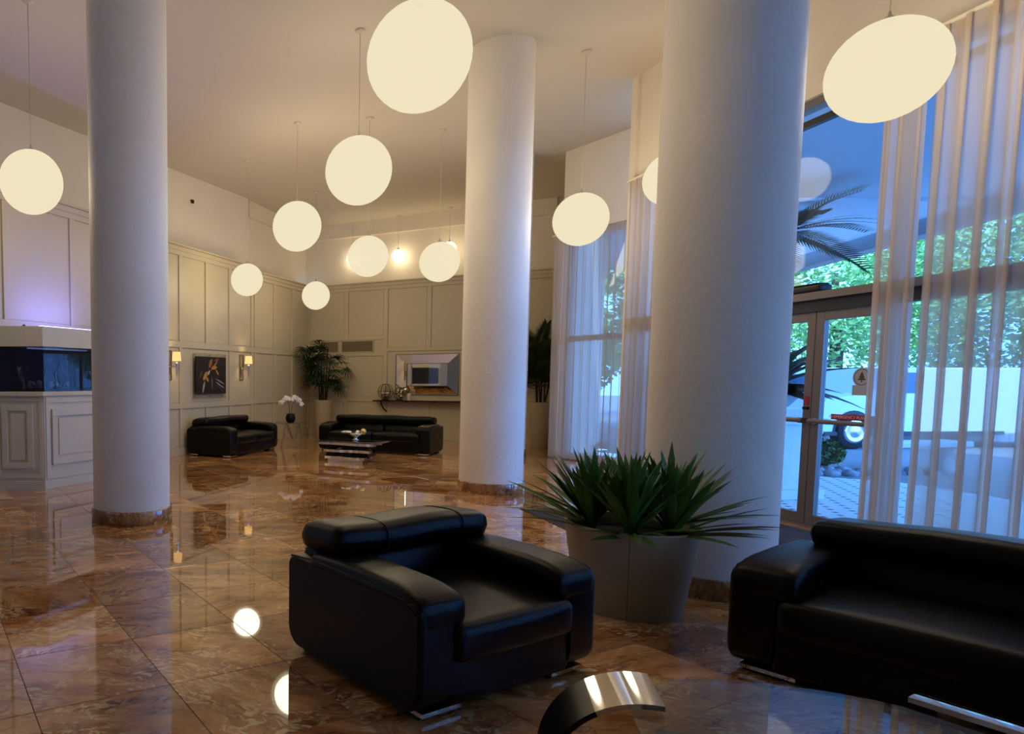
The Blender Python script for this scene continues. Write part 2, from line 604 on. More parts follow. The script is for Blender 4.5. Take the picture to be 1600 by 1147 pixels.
LO, MID = (0.865, 0.965), (1.98, 2.09)
st, ra, ce = grid([-1.42, -0.56, 0.30, 1.16, 2.02, 2.92, 3.06], 0.10, (LO, MID), 3.82, skip_mid=(3,))
wall_left = panel_wall('wall_left', A0, dA, -1.47, 3.11, 3.82, 0.9, st, ra, ce)
st, ra, ce = grid([-7.6, -6.15, -4.98, -3.79, -2.61, -1.42], 0.10, (LO, (2.07, 2.17)), 3.86)
wall_left2 = panel_wall('wall_left_front', A0, dA, -7.65, -1.37, 3.86, 1.2, st, ra, ce, yoff=-0.2)
st, ra, ce = grid([3.16, 4.1, 5.06, 6.0], 0.10, (LO, MID), 3.76)
wall_left3 = panel_wall('wall_left_rear', A0, dA, 3.11, 6.2, 3.76, 0.9, st, ra, ce, yoff=0.08)
# back wall: the right bays carry the mirror panel, the left bays the vents
st, ra, ce = [], [], []
xsB = [-3.58, -2.55, -1.55, -0.52, 0.52, 1.5, 2.5]
for x in xsB:
    st.append((x - 0.05, x + 0.05, 2.40, 3.55))
    st.append((x - 0.05, x + 0.05, 0.15, 0.86))
for x in (-3.58, -2.55, -1.55, 0.52, 1.5, 2.5):
    st.append((x - 0.05, x + 0.05, 0.96, 1.97 if x < -2 else 2.07))
st.append((-1.60, -1.50, 2.07, 2.40)); st.append((-0.57, -0.47, 2.15, 2.40))
st += [(0.47, 0.57, 2.15, 2.40), (1.45, 1.55, 2.15, 2.40), (2.45, 2.55, 2.15, 2.40)]
ra = [(-3.63, 2.55, 0, 0.15, 0.03), (-3.63, 2.55, 0.86, 0.96, 0.0278), (-1.55, 2.55, 2.07, 2.15, 0.0278),
      (-3.58, -1.55, 1.97, 2.05, 0.0278), (-3.58, -1.60, 2.36, 2.44, 0.0278), (-3.63, 2.55, 3.55, 3.63, 0.0278)]
for p, q in zip(xsB[:-1], xsB[1:]):
    ce.append((p + 0.05, q - 0.05, 2.45 if q < -1.5 else 2.16, 3.55))
    ce.append((p + 0.05, q - 0.05, 0.15, 0.86))
ce += [(-3.53, -2.60, 0.96, 1.97), (-2.50, -1.60, 0.96, 1.97), (-1.50, 0.47, 0.96, 2.07), (0.57, 1.45, 0.96, 2.07), (1.55, 2.45, 0.96, 2.07)]
wall_back = panel_wall('wall_back', B0, dB, -3.7, 2.6, 3.74, 1.0, st, ra, ce)

# air vents in the back wall
def vent(x0, x1, z0, z1, label):
    t = thing('air_vent', label, 'vent', (B0.x, B0.y, 0), ang(dB), 'air vents in the back wall')
    MB().box(x0, x1, -0.012, -0.001, z0, z1).build('backing', M['vback'], t)
    fr = MB()
    fr.box(x0 - 0.02, x1 + 0.02, -0.034, -0.002, z1, z1 + 0.02).box(x0 - 0.02, x1 + 0.02, -0.034, -0.002, z0 - 0.02, z0)
    fr.box(x0 - 0.02, x0, -0.034, -0.002, z0, z1).box(x1, x1 + 0.02, -0.034, -0.002, z0, z1)
    fr.build('frame', M['panel'], t)
    n = 9
    for i in range(n):
        z = z0 + (i + 0.5) * (z1 - z0) / n
        mb = MB()
        mb.add([(x0, -0.028, z - 0.010), (x1, -0.028, z - 0.010), (x1, -0.012, z + 0.010), (x0, -0.012, z + 0.010),
                (x0, -0.025, z - 0.012), (x1, -0.025, z - 0.012), (x1, -0.009, z + 0.008), (x0, -0.009, z + 0.008)],
               [(0, 1, 2, 3), (7, 6, 5, 4), (0, 4, 5, 1), (2, 6, 7, 3)])
        mb.build('slat', M['vent'], t)
M['vback'] = mat('vent_backing', (70, 60, 46), 0.8)
M['vent'] = mat('vent_slat', (140, 126, 100), 0.6)
vent(-3.22, -2.76, 2.08, 2.33, 'short louvred air vent half hidden behind the fan palm')
vent(-2.66, -1.86, 2.08, 2.33, 'long louvred air vent in the panelled wall beside the fan palm')

# upper walls, set back behind the ledge
uA0, uA1 = Vector((-3.409, 10.034)), Vector((0.254, 15.236))
duA = (uA1 - uA0).normalized()
slab('wall_left_upper', uA0 - duA * 8.5, uA1, 3.7, CEIL, 0.2, M['white'])
uB0, uB1 = Vector((2.345, 18.011)), Vector((5.384, 16.198))
duB = (uB1 - uB0).normalized()
slab('wall_left_rear_upper', (-0.15, 14.81), (2.12, 18.76), 3.6, CEIL, 0.2, M['white'])
slab('wall_back_upper', uB0 - duB * 1.3, uB1 + duB * 3.0, 3.6, CEIL, 0.2, M['white'])
pb = uB0 - duB * 0.8 + Vector((-duB.y, duB.x)) * -0.10
trim = MB().box(0, 6.3, 0, 0.12, 5.03, CEIL).build('trim_1', M['white'], None, (pb.x, pb.y, 0), ang(duB))
struct(trim)
dq = Vector((1.6, 2.78)).normalized()
pq = Vector((0.20, 15.42)) + Vector((dq.y, -dq.x)) * 0.10
struct(MB().box(0, 3.1, 0, 0.12, 5.03, CEIL).build('trim_2', M['white'], None, (pq.x, pq.y, 0), ang(dq)))
# walls beside and behind the photographer
pA = A0 + dA * -7.6 + nA * 0.2
slab('wall_front_left', (-7.2, -8.5), (pA.x - 0.3, pA.y), 0, CEIL, 0.2, M['white'])
slab('wall_front', (5.5, -8.5), (-7.4, -8.5), 0, CEIL, 0.2, M['white'])

# ------------------------------------------------------------------ facade on the right
FA = ang(dFl)
def F(x, y, z):                    # facade-local to world
    c, s = math.cos(FA), math.sin(FA)
    return Vector((F0.x + x * c - y * s, F0.y + x * s + y * c, z))
XD0, XDM, XD1 = -0.66, 0.09, 0.80     # door: far jamb, meeting stiles, near jamb (local x runs towards the photographer)
XN, XP = -2.66, 14.6                   # far and near ends of the facade
wr = MB()
wr.box(XN, XP, -0.02, 0.25, 4.03, CEIL).box(XN - 0.12, XN, -0.06, 0.25, 0, CEIL)
wr.box(9.0, XP, 0.0, 0.25, 0, 4.03)
wall_right = struct(wr.build('wall_right', M['white'], None, (F0.x, F0.y, 0), FA))

win = struct(MB().box(XN, 9.0, 0.02, 0.16, 3.96, 4.03).build('window_1', M['bronze'], None, (F0.x, F0.y, 0), FA))
MB().box(XN, 9.0, 0.05, 0.11, 3.80, 3.86).build('head_bar', M['darkframe'], win)
tb = MB().box(XN, 9.0, -0.02, 0.16, 2.145, 2.215).build('transom', M['bronze'], win)
MB().box(XN, 9.0, 0.03, 0.13, 2.035, 2.145).build('transom_header', M['darkframe'], win)
MB().box(XN, XD0 - 0.08, 0.02, 0.14, 0, 0.10).build('sill', M['bronze'], win)
MB().box(XD1 + 0.08, 9.0, 0.02, 0.14, 0, 0.10).build('sill', M['bronze'], win)
mx = [XN + 0.03, -1.7, XD0 - 0.04, XD1 + 0.04, 2.4, 4.0, 5.6, 7.2, 8.97]
for x in mx:
    MB().box(x - 0.04, x + 0.04, 0.02, 0.14, 0, 4.0).build('mullion', M['bronze'], win)
for a, b2 in zip(mx[:-1], mx[1:]):
    MB().box(a + 0.04, b2 - 0.04, 0.075, 0.085, 2.2, 3.82).build('pane', M['glass'], win)
    if abs(a - (XD0 - 0.04)) > 0.01:
        MB().box(a + 0.04, b2 - 0.04, 0.075, 0.085, 0.1, 2.04).build('pane', M['glass'], win)

def door_leaf(name, x0, x1, latch):
    d = MB()
    w = 0.085
    d.box(x0, x0 + w, 0.05, 0.10, 0.015, 2.03).box(x1 - w, x1, 0.05, 0.10, 0.015, 2.03)
    d.box(x0 + w, x1 - w, 0.05, 0.10, 1.95, 2.03).box(x0 + w, x1 - w, 0.05, 0.10, 0.015, 0.115)
    o = struct(d.build(name, M['bronze'], None, (F0.x, F0.y, 0), FA, bevel=0.004))
    MB().box(x0 + w, x1 - w, 0.072, 0.08, 0.115, 1.95).build('pane', M['glass'], o)
    pb2 = MB().rbox(x0 + 0.03, x1 - 0.03, -0.02, 0.02, 0.99, 1.03, 0.012, 4).build('push_bar', M['bronze'], o)
    MB().box(x0 + 0.03, x0 + 0.08, 0.0, 0.05, 0.985, 1.035).box(x1 - 0.08, x1 - 0.03, 0.0, 0.05, 0.985, 1.035).build('bar_bracket', M['bronze'], pb2)
    return o
dl = door_leaf('door_1', XD0, XDM - 0.003, XDM)
dr = door_leaf('door_2', XDM + 0.003, XD1, XDM)
struct(MB().box(XD0, XD1, 0.0, 0.16, 0.0, 0.012).build('door_threshold', M['bronze'], None, (F0.x, F0.y, 0), FA))
M['red'] = mat('red_sticker', (170, 22, 36), 0.45)
M['decal'] = mat('pale_decal', (176, 182, 190), 0.5)
M['ink'] = mat('decal_ink', (92, 78, 72), 0.6)
M['whiteink'] = mat('sticker_lettering', (236, 205, 205), 0.5)
stk = MB().rbox(XDM + 0.20, XD1 - 0.02, 0.064, 0.066, 1.035, 1.085, 0.001, 2).build('emergency_strip', M['red'], dr)
stk['label'] = 'red emergency strip with pale lettering'
tmx = text_mesh('IN EMERGENCY PUSH TO OPEN', 0.037)
to = link('lettering', tmx, M['whiteink'], stk, ((XDM + XD1) / 2 + 0.09, 0.0625, 1.06))
st2 = MB().box(XDM - 0.075, XDM - 0.025, 0.046, 0.05, 1.16, 1.24).build('lock_sticker', M['red'], dl)
st2['label'] = 'small red sticker above the lock'
MB().box(XDM - 0.072, XDM - 0.02, 0.03, 0.05, 1.115, 1.14).build('lock', M['black'], dl)
# round tree emblem decal on the glass
dx, dz = 0.56, 1.42
dc = MB()
dc.add([(dx + 0.085 * math.cos(a), 0.0685, dz + 0.085 * math.sin(a)) for a in [2 * math.pi * k / 32 for k in range(32)]], [tuple(range(32))])
dc.box(dx - 0.085, dx + 0.085, 0.0686, 0.0696, dz - 0.16, dz - 0.07)
deco = dc.build('emblem_decal', M['decal'], dr)
ring = MB()
rr = [(0.068, 0.073)]
vs = []
for k in range(32):
    a = 2 * math.pi * k / 32
    vs += [(dx + 0.066 * math.cos(a), 0.0678, dz + 0.066 * math.sin(a)), (dx + 0.072 * math.cos(a), 0.0678, dz + 0.072 * math.sin(a))]
ring.add(vs, [(2 * k, 2 * k + 1, (2 * k + 3) % 64, (2 * k + 2) % 64) for k in range(32)])
for k, (w, z) in enumerate([(0.020, 0.028), (0.030, 0.008), (0.042, -0.014)]):
    ring.add([(dx - w, 0.0678, dz + z - 0.012), (dx + w, 0.0678, dz + z - 0.012), (dx, 0.0678, dz + z + 0.024)], [(0, 1, 2)])
ring.add([(dx - 0.006, 0.0678, dz - 0.045), (dx + 0.006, 0.0678, dz - 0.045), (dx + 0.006, 0.0678, dz - 0.02), (dx - 0.006, 0.0678, dz - 0.02)], [(0, 1, 2, 3)])
ring.build('tree_emblem', M['ink'], deco)
# dark speaker box on the transom
sp = thing('door_operator', 'dark box lying on the transom above the glass doors', 'box', (F0.x, F0.y, 0), FA)
MB().rbox(-0.20, 0.17, -0.012, 0.12, 2.217, 2.285, 0.02, 4).build('housing', M['matblack'], sp)
MB().rbox(-0.17, 0.14, -0.005, 0.11, 2.285, 2.30, 0.006, 4).build('lid', M['matblack'], sp)

# far bay of the facade
GA = ang(dG)
gw = MB().box(0, 3.2, 0.02, 0.25, 3.92, CEIL).box(-0.02, 0.10, 0.02, 0.25, 0, 3.92)
struct(gw.build('wall_right_far', M['white'], None, (G0.x, G0.y, 0), GA))
w2 = struct(MB().box(0.1, 3.2, 0.05, 0.16, 3.85, 3.92).build('window_2', M['bronze'], None, (G0.x, G0.y, 0), GA))
MB().box(0.1, 3.2, 0.05, 0.16, 2.07, 2.16).build('transom', M['bronze'], w2)
MB().box(0.1, 3.2, 0.05, 0.16, 0.0, 0.10).build('sill', M['bronze'], w2)
for x in (0.13, 1.63, 3.15):
    MB().box(x - 0.03, x + 0.03, 0.05, 0.16, 0.1, 3.85).build('mullion', M['bronze'], w2)
for a, b2 in ((0.16, 1.6), (1.66, 3.12)):
    MB().box(a, b2, 0.1, 0.11, 2.16, 3.85).build('pane', M['glass'], w2)
    MB().box(a, b2, 0.1, 0.11, 0.1, 2.07).build('pane', M['glass'], w2)
slab('wall_right_return', (5.80, 12.2), (7.9, 15.1), 0, CEIL, -0.2, M['white'])
gz = G0 + dG * 3.2
slab('wall_right_step', (F(XN - 0.12, 0.0, 0).x, F(XN - 0.12, 0, 0).y), (gz.x + 0.2, gz.y), 0, CEIL, -0.15, M['white'])

# curtains
def curtain(label, origin, rot, x0, x1, y, top, pitch, amp, seed, loop=0.022):
    rnd = random.Random(seed)
    t = thing('sheer_curtain', label, 'curtain', (origin.x, origin.y, 0), rot, 'sheer curtains along the windows')
    n = int((x1 - x0) / pitch * 14)
    zs = [0.02, 0.6, 1.3, 2.0, 2.7, 3.3, top - 0.12, top]
    ph, a = [], 0.0
    for i in range(n + 1):
        a += 2 * math.pi / 14 * (0.75 + 0.5 * noise.noise((i * 0.05, seed, 0.2)) + 0.25)
        ph.append(a)
    amps = [amp * (0.7 + 0.6 * noise.noise((i * 0.11, seed * 3.1, 0.5))) for i in range(n + 1)]
    vs, fs = [], []
    for z in zs:
        k = 1.15 - 0.3 * z / top
        for i in range(n + 1):
            x = x0 + (x1 - x0) * i / n
            dxx = loop * math.sin(ph[i] * 2) + 0.03 * noise.noise((x * 2, z * 0.5, seed)) * (1 - z / top)
            vs.append((x + dxx, y + amps[i] * k * math.sin(ph[i]), z))
    m = n + 1
    for r in range(len(zs) - 1):
        for i in range(n):
            fs.append((r * m + i, r * m + i + 1, (r + 1) * m + i + 1, (r + 1) * m + i))
    MB().add(vs, fs, True).build('cloth', M['sheer'], t)
    hem = MB()
    for i in range(n):
        p, q = vs[(len(zs) - 1) * m + i], vs[(len(zs) - 1) * m + i + 1]
        hem.add([(p[0], p[1] - 0.003, top - 0.10), (q[0], q[1] - 0.003, top - 0.10), (q[0], q[1] - 0.003, top + 0.004), (p[0], p[1] - 0.003, top + 0.004)], [(0, 1, 2, 3)], True)
    hem.build('heading_tape', M['sheer'], t)
    MB().box(x0, x1, y - 0.02, y + 0.02, top + 0.005, top + 0.03).build('track', M['white'], t)
    return t
curtain('narrow sheer curtain gathered beside the glass entrance doors', F0, FA, 0.84, 1.20, -0.19, 4.0, 0.13, 0.055, 3, 0.03)
curtain('wide sheer curtain behind the long black sofa', F0, FA, 1.22, 4.6, -0.19, 4.0, 0.17, 0.060, 5, 0.042)
curtain('sheer curtain on the facade past the end of the long sofa', F0, FA, 4.62, 8.9, -0.18, 4.0, 0.15, 0.05, 6)
curtain('sheer curtain at the far end of the near facade beside the thick column', F0, FA, XN + 0.02, XN + 1.0, -0.15, 3.98, 0.14, 0.05, 8)
curtain('tall sheer curtain in the far bay next to the palm', G0, GA, -0.05, 2.6, -0.16, 3.90, 0.15, 0.055, 9)

# ------------------------------------------------------------------ columns
def column(x, y, label, nseg=8):
    t = thing('column', label, 'column', (x, y, 0), 0.3)
    MB().lathe([(0.38, 0.0), (0.38, CEIL)], 96, caps=False).build('shaft', M['column'], t)
    for k in range(nseg):
        a0, a1 = 2 * math.pi * k / nseg + 0.004, 2 * math.pi * (k + 1) / nseg - 0.004
        mb = MB().lathe([(0.381, 0.0), (0.402, 0.0), (0.402, 0.125), (0.398, 0.132), (0.381, 0.132)], 10, caps=False, a0=a0, a1=a1)
        mb.build('base_stone', M['marbledark'], t)
    return t
column(-1.058, 6.75, 'round white column in front of the aquarium cabinet')
column(3.21, 8.48, 'round white column in front of the mirror wall')
column(3.20, 4.53, 'thick round white column behind the spiky planter')
column(4.93, 12.45, 'round column almost hidden behind another column by the far palm')

# ------------------------------------------------------------------ pendant globes
def pendant(x, y, z, dia, label, watts=None, group='opal globe pendants'):
    t = thing('globe_pendant', label, 'pendant lamp', (x, y, 0), 0, group)
    r = dia / 2
    gl = MB().sphere((0, 0, z), r, 40, 20).build('globe', M['globe'] if dia > 0.4 else M['globe_small'], t)
    MB().lathe([(0.03, z + r - 0.004), (0.03, z + r + 0.02), (0.012, z + r + 0.03), (0.008, z + r + 0.06)], 16).build('cap', M['chrome'], t)
    MB().tube([(0, 0, z + r + 0.05), (0, 0, CEIL - 0.02)], 0.0035, 6).build('cord', M['cord'], t)
    MB().lathe([(0.010, CEIL - 0.035), (0.045, CEIL - 0.025), (0.06, CEIL - 0.010), (0.06, CEIL - 0.002)], 24).build('canopy', M['ceil'], t)
    ld = bpy.data.lights.new('bulb', 'POINT')
    ld.energy = (LAMP_W * (dia / 0.66) ** 2 if watts is None else watts) / 0.12
    ld.color = LAMP_COL
    ld.shadow_soft_size = dia * 0.42
    lo = bpy.data.objects.new('bulb', ld)
    COL.objects.link(lo)
    lo.parent = t
    lo.location = (0, 0, z)
    return t
pendant(-2.20, 7.41, 3.507, 0.665, 'large glowing globe hanging in front of the aquarium wall')
pendant(1.173, 4.515, 3.471, 0.66, 'large glowing globe hanging over the armchair')
pendant(4.464, 4.809, 3.518, 0.66, 'large glowing globe hanging beside the entrance curtain')
pendant(1.410, 8.024, 3.812, 0.764, 'large glowing globe hanging in the open middle of the lobby')
pendant(0.946, 10.815, 3.798, 0.764, 'large glowing globe hanging left of the lobby middle near the panelled wall')
pendant(4.254, 8.524, 3.375, 0.634, 'glowing globe hanging between a column and the far curtain')
pendant(3.284, 11.114, 3.299, 0.633, 'glowing globe hanging in front of the mirror wall beside a column')
pendant(2.03, 10.62, 3.30, 0.62, 'glowing globe hanging above the far coffee table')
pendant(0.186, 12.6, 3.23, 0.59, 'glowing globe hanging above the two seat sofa')
pendant(1.70, 14.7, 3.20, 0.60, 'glowing globe hanging near the fan palm corner')
pendant(4.72, 7.5, 3.57, 0.56, 'glowing globe half hidden behind the thick column')
SW = 5.0
pendant(3.948, 16.792, 4.416, 0.321, 'small bright globe hanging over the ledge near the middle of the back wall', SW, 'small globes over the ledge')
pendant(2.955, 17.50, 4.45, 0.321, 'small bright globe hanging over the ledge by the wall corner', SW, 'small globes over the ledge')
pendant(4.95, 15.99, 4.44, 0.321, 'small bright globe hanging over the ledge beside the column', SW, 'small globes over the ledge')

# small black security camera on the upper wall
pc = uA0 + (uA1 - uA0) * 0.685 + Vector((duA.y, -duA.x)) * 0.001
sc1 = thing('security_camera', 'tiny dark security camera on the white wall above the ledge', 'camera', (pc.x, pc.y, 0), ang(duA))
MB().lathe([(0.03, 0), (0.03, 0.05), (0.02, 0.06)], 12, (0, -0.04, 4.86)).build('housing', M['matblack'], sc1)
MB().box(-0.02, 0.02, -0.03, 0.0, 4.90, 4.93).build('bracket', M['matblack'], sc1)

# ------------------------------------------------------------------ black leather seating
def arm_profile(y0, y1, z0, z1, rb, rt, n=6):
    pts = []
    for (cx, cz, a0, r) in ((y0 + rb, z0 + rb, math.pi, rb), (y1 - rb, z0 + rb, 1.5 * math.pi, rb), (y1 - rt, z1 - rt, 0, rt), (y0 + rt, z1 - rt, 0.5 * math.pi, rt)):
        for k in range(n + 1):
            a = a0 + math.pi / 2 * k / n
            pts.append((cx + r * math.cos(a), cz + r * math.sin(a)))
    return pts

def seat_unit(name, label, cat, W, loc, rz, seats, group):
    t = thing(name, label, cat, loc, rz, group)
    L = M['leather']
    AW, PW = 0.185, 0.27
    h = W / 2
    for s in (-1, 1):
        prof = arm_profile(-0.485, 0.475, 0.036, 0.50, 0.10, 0.05)
        mb = MB()
        n = len(prof)
        xs = [s * h, s * (h - 0.02), s * (h - AW)]
        o0 = 0
        rows = [(s * (h - 0.022), 1.0), (s * (h - 0.006), 0.992), (s * h, 0.97)]
        def ringv(x, k):
            return [(x, y * (k if True else 1), 0.276 + (z - 0.276) * k) for y, z in prof]
        loops = [ringv(s * (h - AW), 1.0), ringv(s * (h - 0.03), 1.0), ringv(s * (h - 0.010), 0.994), ringv(s * h, 0.965)]
        vs = [p for l in loops for p in l]
        fs = []
        for i in range(len(loops) - 1):
            for k in range(n):
                k2 = (k + 1) % n
                q = (i * n + k, i * n + k2, (i + 1) * n + k2, (i + 1) * n + k)
                fs.append(q if s > 0 else tuple(reversed(q)))
        mb.add(vs, fs, True)
        mb.add(loops[-1], [tuple(range(n)) if s > 0 else tuple(reversed(range(n)))])
        mb.add(loops[0], [tuple(reversed(range(n))) if s > 0 else tuple(range(n))])
        arm = mb.build('arm', L, t)
        x0, x1 = sorted((s * (h - 0.004), s * (h - PW)))
        def slope(x, y, z, s=s):
            k = max(0, (-y - 0.30)) / 0.19
            return (x, y, z - 0.035 * k * k + 0.012 * max(0, 1 - abs(y) / 0.5))
        MB().rbox(x0, x1, -0.490, 0.30, 0.405, 0.54, 0.045, 10, (0.0, 0, 0.010), slope).build('arm_pad', L, arm)
        # piping along the outer upper edge
        MB().tube([(s * (h - 0.002), -0.46, 0.455), (s * (h - 0.001), -0.40, 0.497), (s * (h - 0.001), -0.2, 0.512), (s * (h - 0.001), 0.28, 0.515), (s * (h - 0.004), 0.44, 0.50)], 0.006, 6).build('piping', L, arm)
    MB().rbox(-h + AW - 0.01, h - AW + 0.01, -0.478, 0.44, 0.036, 0.26, 0.03, 6).build('base', L, t)
    ix0, ix1 = -h + AW + 0.005, h - AW - 0.005
    sw = (ix1 - ix0) / seats
    for k in range(seats):
        a, b2 = ix0 + k * sw, ix0 + (k + 1) * sw
        MB().rbox(a + 0.003, b2 - 0.003, -0.515, 0.24, 0.225, 0.395, 0.045, 12, (0, 0.012, 0.028)).build('seat_cushion', L, t)
        def lean(x, y, z):
            return (x, y + (z - 0.3) * 0.25, z)
        MB().rbox(a + 0.003, b2 - 0.003, 0.16, 0.34, 0.30, 0.56, 0.05, 10, (0, 0.02, 0.0), lean).build('back_cushion', L, t)
    MB().rbox(-h + 0.09, h - 0.09, 0.30, 0.485, 0.10, 0.545, 0.05, 8).build('back', L, t)
    # rolled headrest
    hx = h - 0.04 if seats == 1 else h - 0.10
    def tilt(x, y, z):
        return (x, y - 0.02 + (z - 0.61) * -0.10, z + (y - 0.3) * -0.05 + 0.006 * math.sin(x * 9))
    hr = MB().rbox(-hx, hx, 0.115, 0.475, 0.525, 0.685, 0.075, 10, (0, 0.0, 0.012), tilt).build('headrest', L, t)
    seams = (-hx * 0.42, hx * 0.56) if seats == 1 else (0.0,)
    for sx in seams:
        pts = []
        for k in range(24):
            a = 2 * math.pi * k / 24
            yy = 0.295 + 0.1815 * max(-1, min(1, 1.25 * math.cos(a)))
            zz = 0.605 + (0.0815 + 0.0115) * max(-1, min(1, 1.25 * math.sin(a)))
            if abs(math.cos(a)) > 0.8 and abs(math.sin(a)) > 0.3:
                pass
            q = Vector((math.cos(a), math.sin(a)))
            e = (abs(q.x) ** 3.2 + abs(q.y) ** 3.2) ** (-1 / 3.2)
            yy, zz = 0.295 + 0.182 * q.x * e, 0.606 + 0.089 * q.y * e
            pts.append(tilt(sx, yy, zz))
        MB().tube(pts, 0.004, 5, True).build('seam', M['matblack'], hr)
    # feet: dark block under a chrome plate
    for sx in (-1, 1):
        for sy in (-1, 1):
            fx = sx * (h - 0.16)
            fy = sy * 0.355 - 0.015
            f = MB().box(fx - 0.105, fx + 0.105, fy - 0.06, fy + 0.06, 0, 0.018).build('foot', M['black'], t)
            MB().box(fx - 0.11, fx + 0.11, fy - 0.085, fy + 0.085, 0.018, 0.036).build('chrome_plate', M['chrome'], f)
    return t

seat_unit('leather_armchair', 'black leather armchair with rolled headrest beside the glass coffee table', 'armchair', 1.13, (0.987, 3.305, 0), math.radians(28.8), 1, 'black leather seating')
seat_unit('leather_sofa', 'long black leather sofa in front of the entrance curtains', 'sofa', 2.25, (3.39, 2.51, 0), math.atan2(-0.845, 0.535), 2, 'black leather seating')
seat_unit('leather_sofa', 'two seat black leather sofa against the panelled wall under the picture', 'sofa', 1.80, (-0.06, 12.93, 0), ang(dA), 2, 'black leather seating')
seat_unit('leather_sofa', 'black leather sofa in front of the mirror wall behind the far coffee table', 'sofa', 2.20, (2.81, 13.18, 0), ang(dB), 2, 'black leather seating')

# ------------------------------------------------------------------ glass coffee table in front
def ellipse(a, b, n=72, p=2.0):
    out = []
    for k in range(n):
        t = 2 * math.pi * k / n
        cx, sy = math.cos(t), math.sin(t)
        out.append((a * math.copysign(abs(cx) ** (2 / p), cx), b * math.copysign(abs(sy) ** (2 / p), sy)))
    return out
ct = thing('glass_coffee_table', 'oval glass coffee table with curved chrome bands beside the black armchair', 'coffee table', (1.56, 1.70, 0), math.radians(-20))
tz = 0.42
MB().prism([(x + 0.05, y) for x, y in ellipse(0.50, 0.445, 72, 2.4)], tz - 0.012, tz).build('glass_top', M['topglass'], ct)
def band(x_in, sgn, w0, w1):
    """wide ribbon that rises from the floor and curls over the glass edge"""
    pts = []
    R = 0.30
    for k in range(21):
        a = math.radians(86 + 122 * k / 20)
        pts.append((R * math.cos(a), R * math.sin(a)))
    x0 = pts[0][0]
    path = [(x_in + sgn * (p[0] - x0), max(0.0, tz + 0.026 + (p[1] - pts[0][1]))) for p in pts]
    o, i = [], []
    th = 0.016
    n = len(path)
    for k, (x, z) in enumerate(path):
        ax, az = path[max(0, k - 1)]
        bx, bz = path[min(n - 1, k + 1)]
        tx, tz2 = bx - ax, bz - az
        l = math.hypot(tx, tz2)
        nx, nz = -tz2 / l * th, tx / l * th
        o.append((x, z)); i.append((x + nx * sgn, z + nz * sgn))
    return path, o, i
def ribbon(o, i, y0, y1, mb=None):
    mb = mb or MB()
    n = len(o)
    i = [(x, max(0.0, z)) for x, z in i]
    for pts, flip in ((o, False), (i, True)):
        vs = [(x, y0, z) for x, z in pts] + [(x, y1, z) for x, z in pts]
        fs = [(k, k + 1, n + k + 1, n + k) for k in range(n - 1)]
        mb.add(vs, [tuple(reversed(f)) for f in fs] if flip else fs, True)
    for y, flip in ((y0, False), (y1, True)):
        vs = [(x, y, z) for x, z in o] + [(x, y, z) for x, z in i]
        fs = [(k, n + k, n + k + 1, k + 1) for k in range(n - 1)]
        mb.add(vs, [tuple(reversed(f)) for f in fs] if flip else fs)
    for k in (0, n - 1):
        mb.add([(o[k][0], y0, o[k][1]), (o[k][0], y1, o[k][1]), (i[k][0], y1, i[k][1]), (i[k][0], y0, i[k][1])], [(0, 1, 2, 3)])
    return mb
path, o_, i_ = band(0.0, 1, 0, 0)
cut = 6
for (lx, ly, rz_) in ((-0.36, 0.21, 0.0), (0.43, 0.33, math.radians(-133)), (-0.36, -0.24, 0.0), (0.43, -0.33, math.radians(133))):
    cbd = ribbon(o_[:cut + 1], i_[:cut + 1], -0.12, 0.12).build('chrome_band', M['chrome'], ct, (lx, ly, 0), rz_)
    ribbon(o_[cut:], i_[cut:], -0.12, 0.12).build('black_leg', M['black'], ct, (lx, ly, 0), rz_)
MB().rbox(-0.40, 0.44, -0.03, 0.03, tz - 0.06, tz - 0.0125, 0.01, 4).build('frame_rail', M['black'], ct)

# ------------------------------------------------------------------ planter with spiky plants
pl_ = thing('spiky_planter', 'round sand coloured planter full of spiky green plants beside the thick column', 'planter', (2.41, 4.08, 0))
prof = [(0.285, 0.0), (0.29, 0.01), (0.365, 0.515), (0.365, 0.525), (0.345, 0.525), (0.335, 0.45)]
vdir = math.atan2(-4.08, -2.41)
for k in range(2):
    MB().lathe(prof, 40, caps=False, a0=vdir + math.pi * k + 0.004, a1=vdir + math.pi * (k + 1) - 0.004).build('pot_half', M['pot'], pl_)
MB().lathe([(0.28, 0.002), (0.28, 0.02), (0.333, 0.45), (0.001, 0.46)], 32, caps=False).build('soil', M['soil'], pl_)
def blade(L, w, droop, fold, n=5):
    vs, fs = [], []
    for i in range(n + 1):
        t = i / n
        x = L * t
        z = -droop * t * t
        ww = w * (0.55 + 1.1 * t) * (1 - t) ** 0.6 if t < 1 else 0
        ww = max(ww, 0.0006)
        vs += [(x, -ww, z + ww * fold), (x, 0, z), (x, ww, z + ww * fold)]
    for i in range(n):
        for k in range(2):
            a = i * 3 + k
            fs.append((a, a + 1, a + 4, a + 3))
    return MB().add(vs, fs, True).mesh('leaf')
lm = []
for (L_, w, d) in ((0.46, 0.023, 0.03), (0.50, 0.022, 0.06), (0.42, 0.026, 0.01), (0.56, 0.019, 0.08)):
    me = blade(L_, w, d, 0.5)
    me.materials.append(M['leaf'])
    lm.append(me)
rnd = random.Random(11)
heads = [(0, 0)] + [(0.235 * math.cos(a), 0.235 * math.sin(a)) for a in [-2.105 + k * 2 * math.pi / 6 for k in range(6)]]
cnt = 0
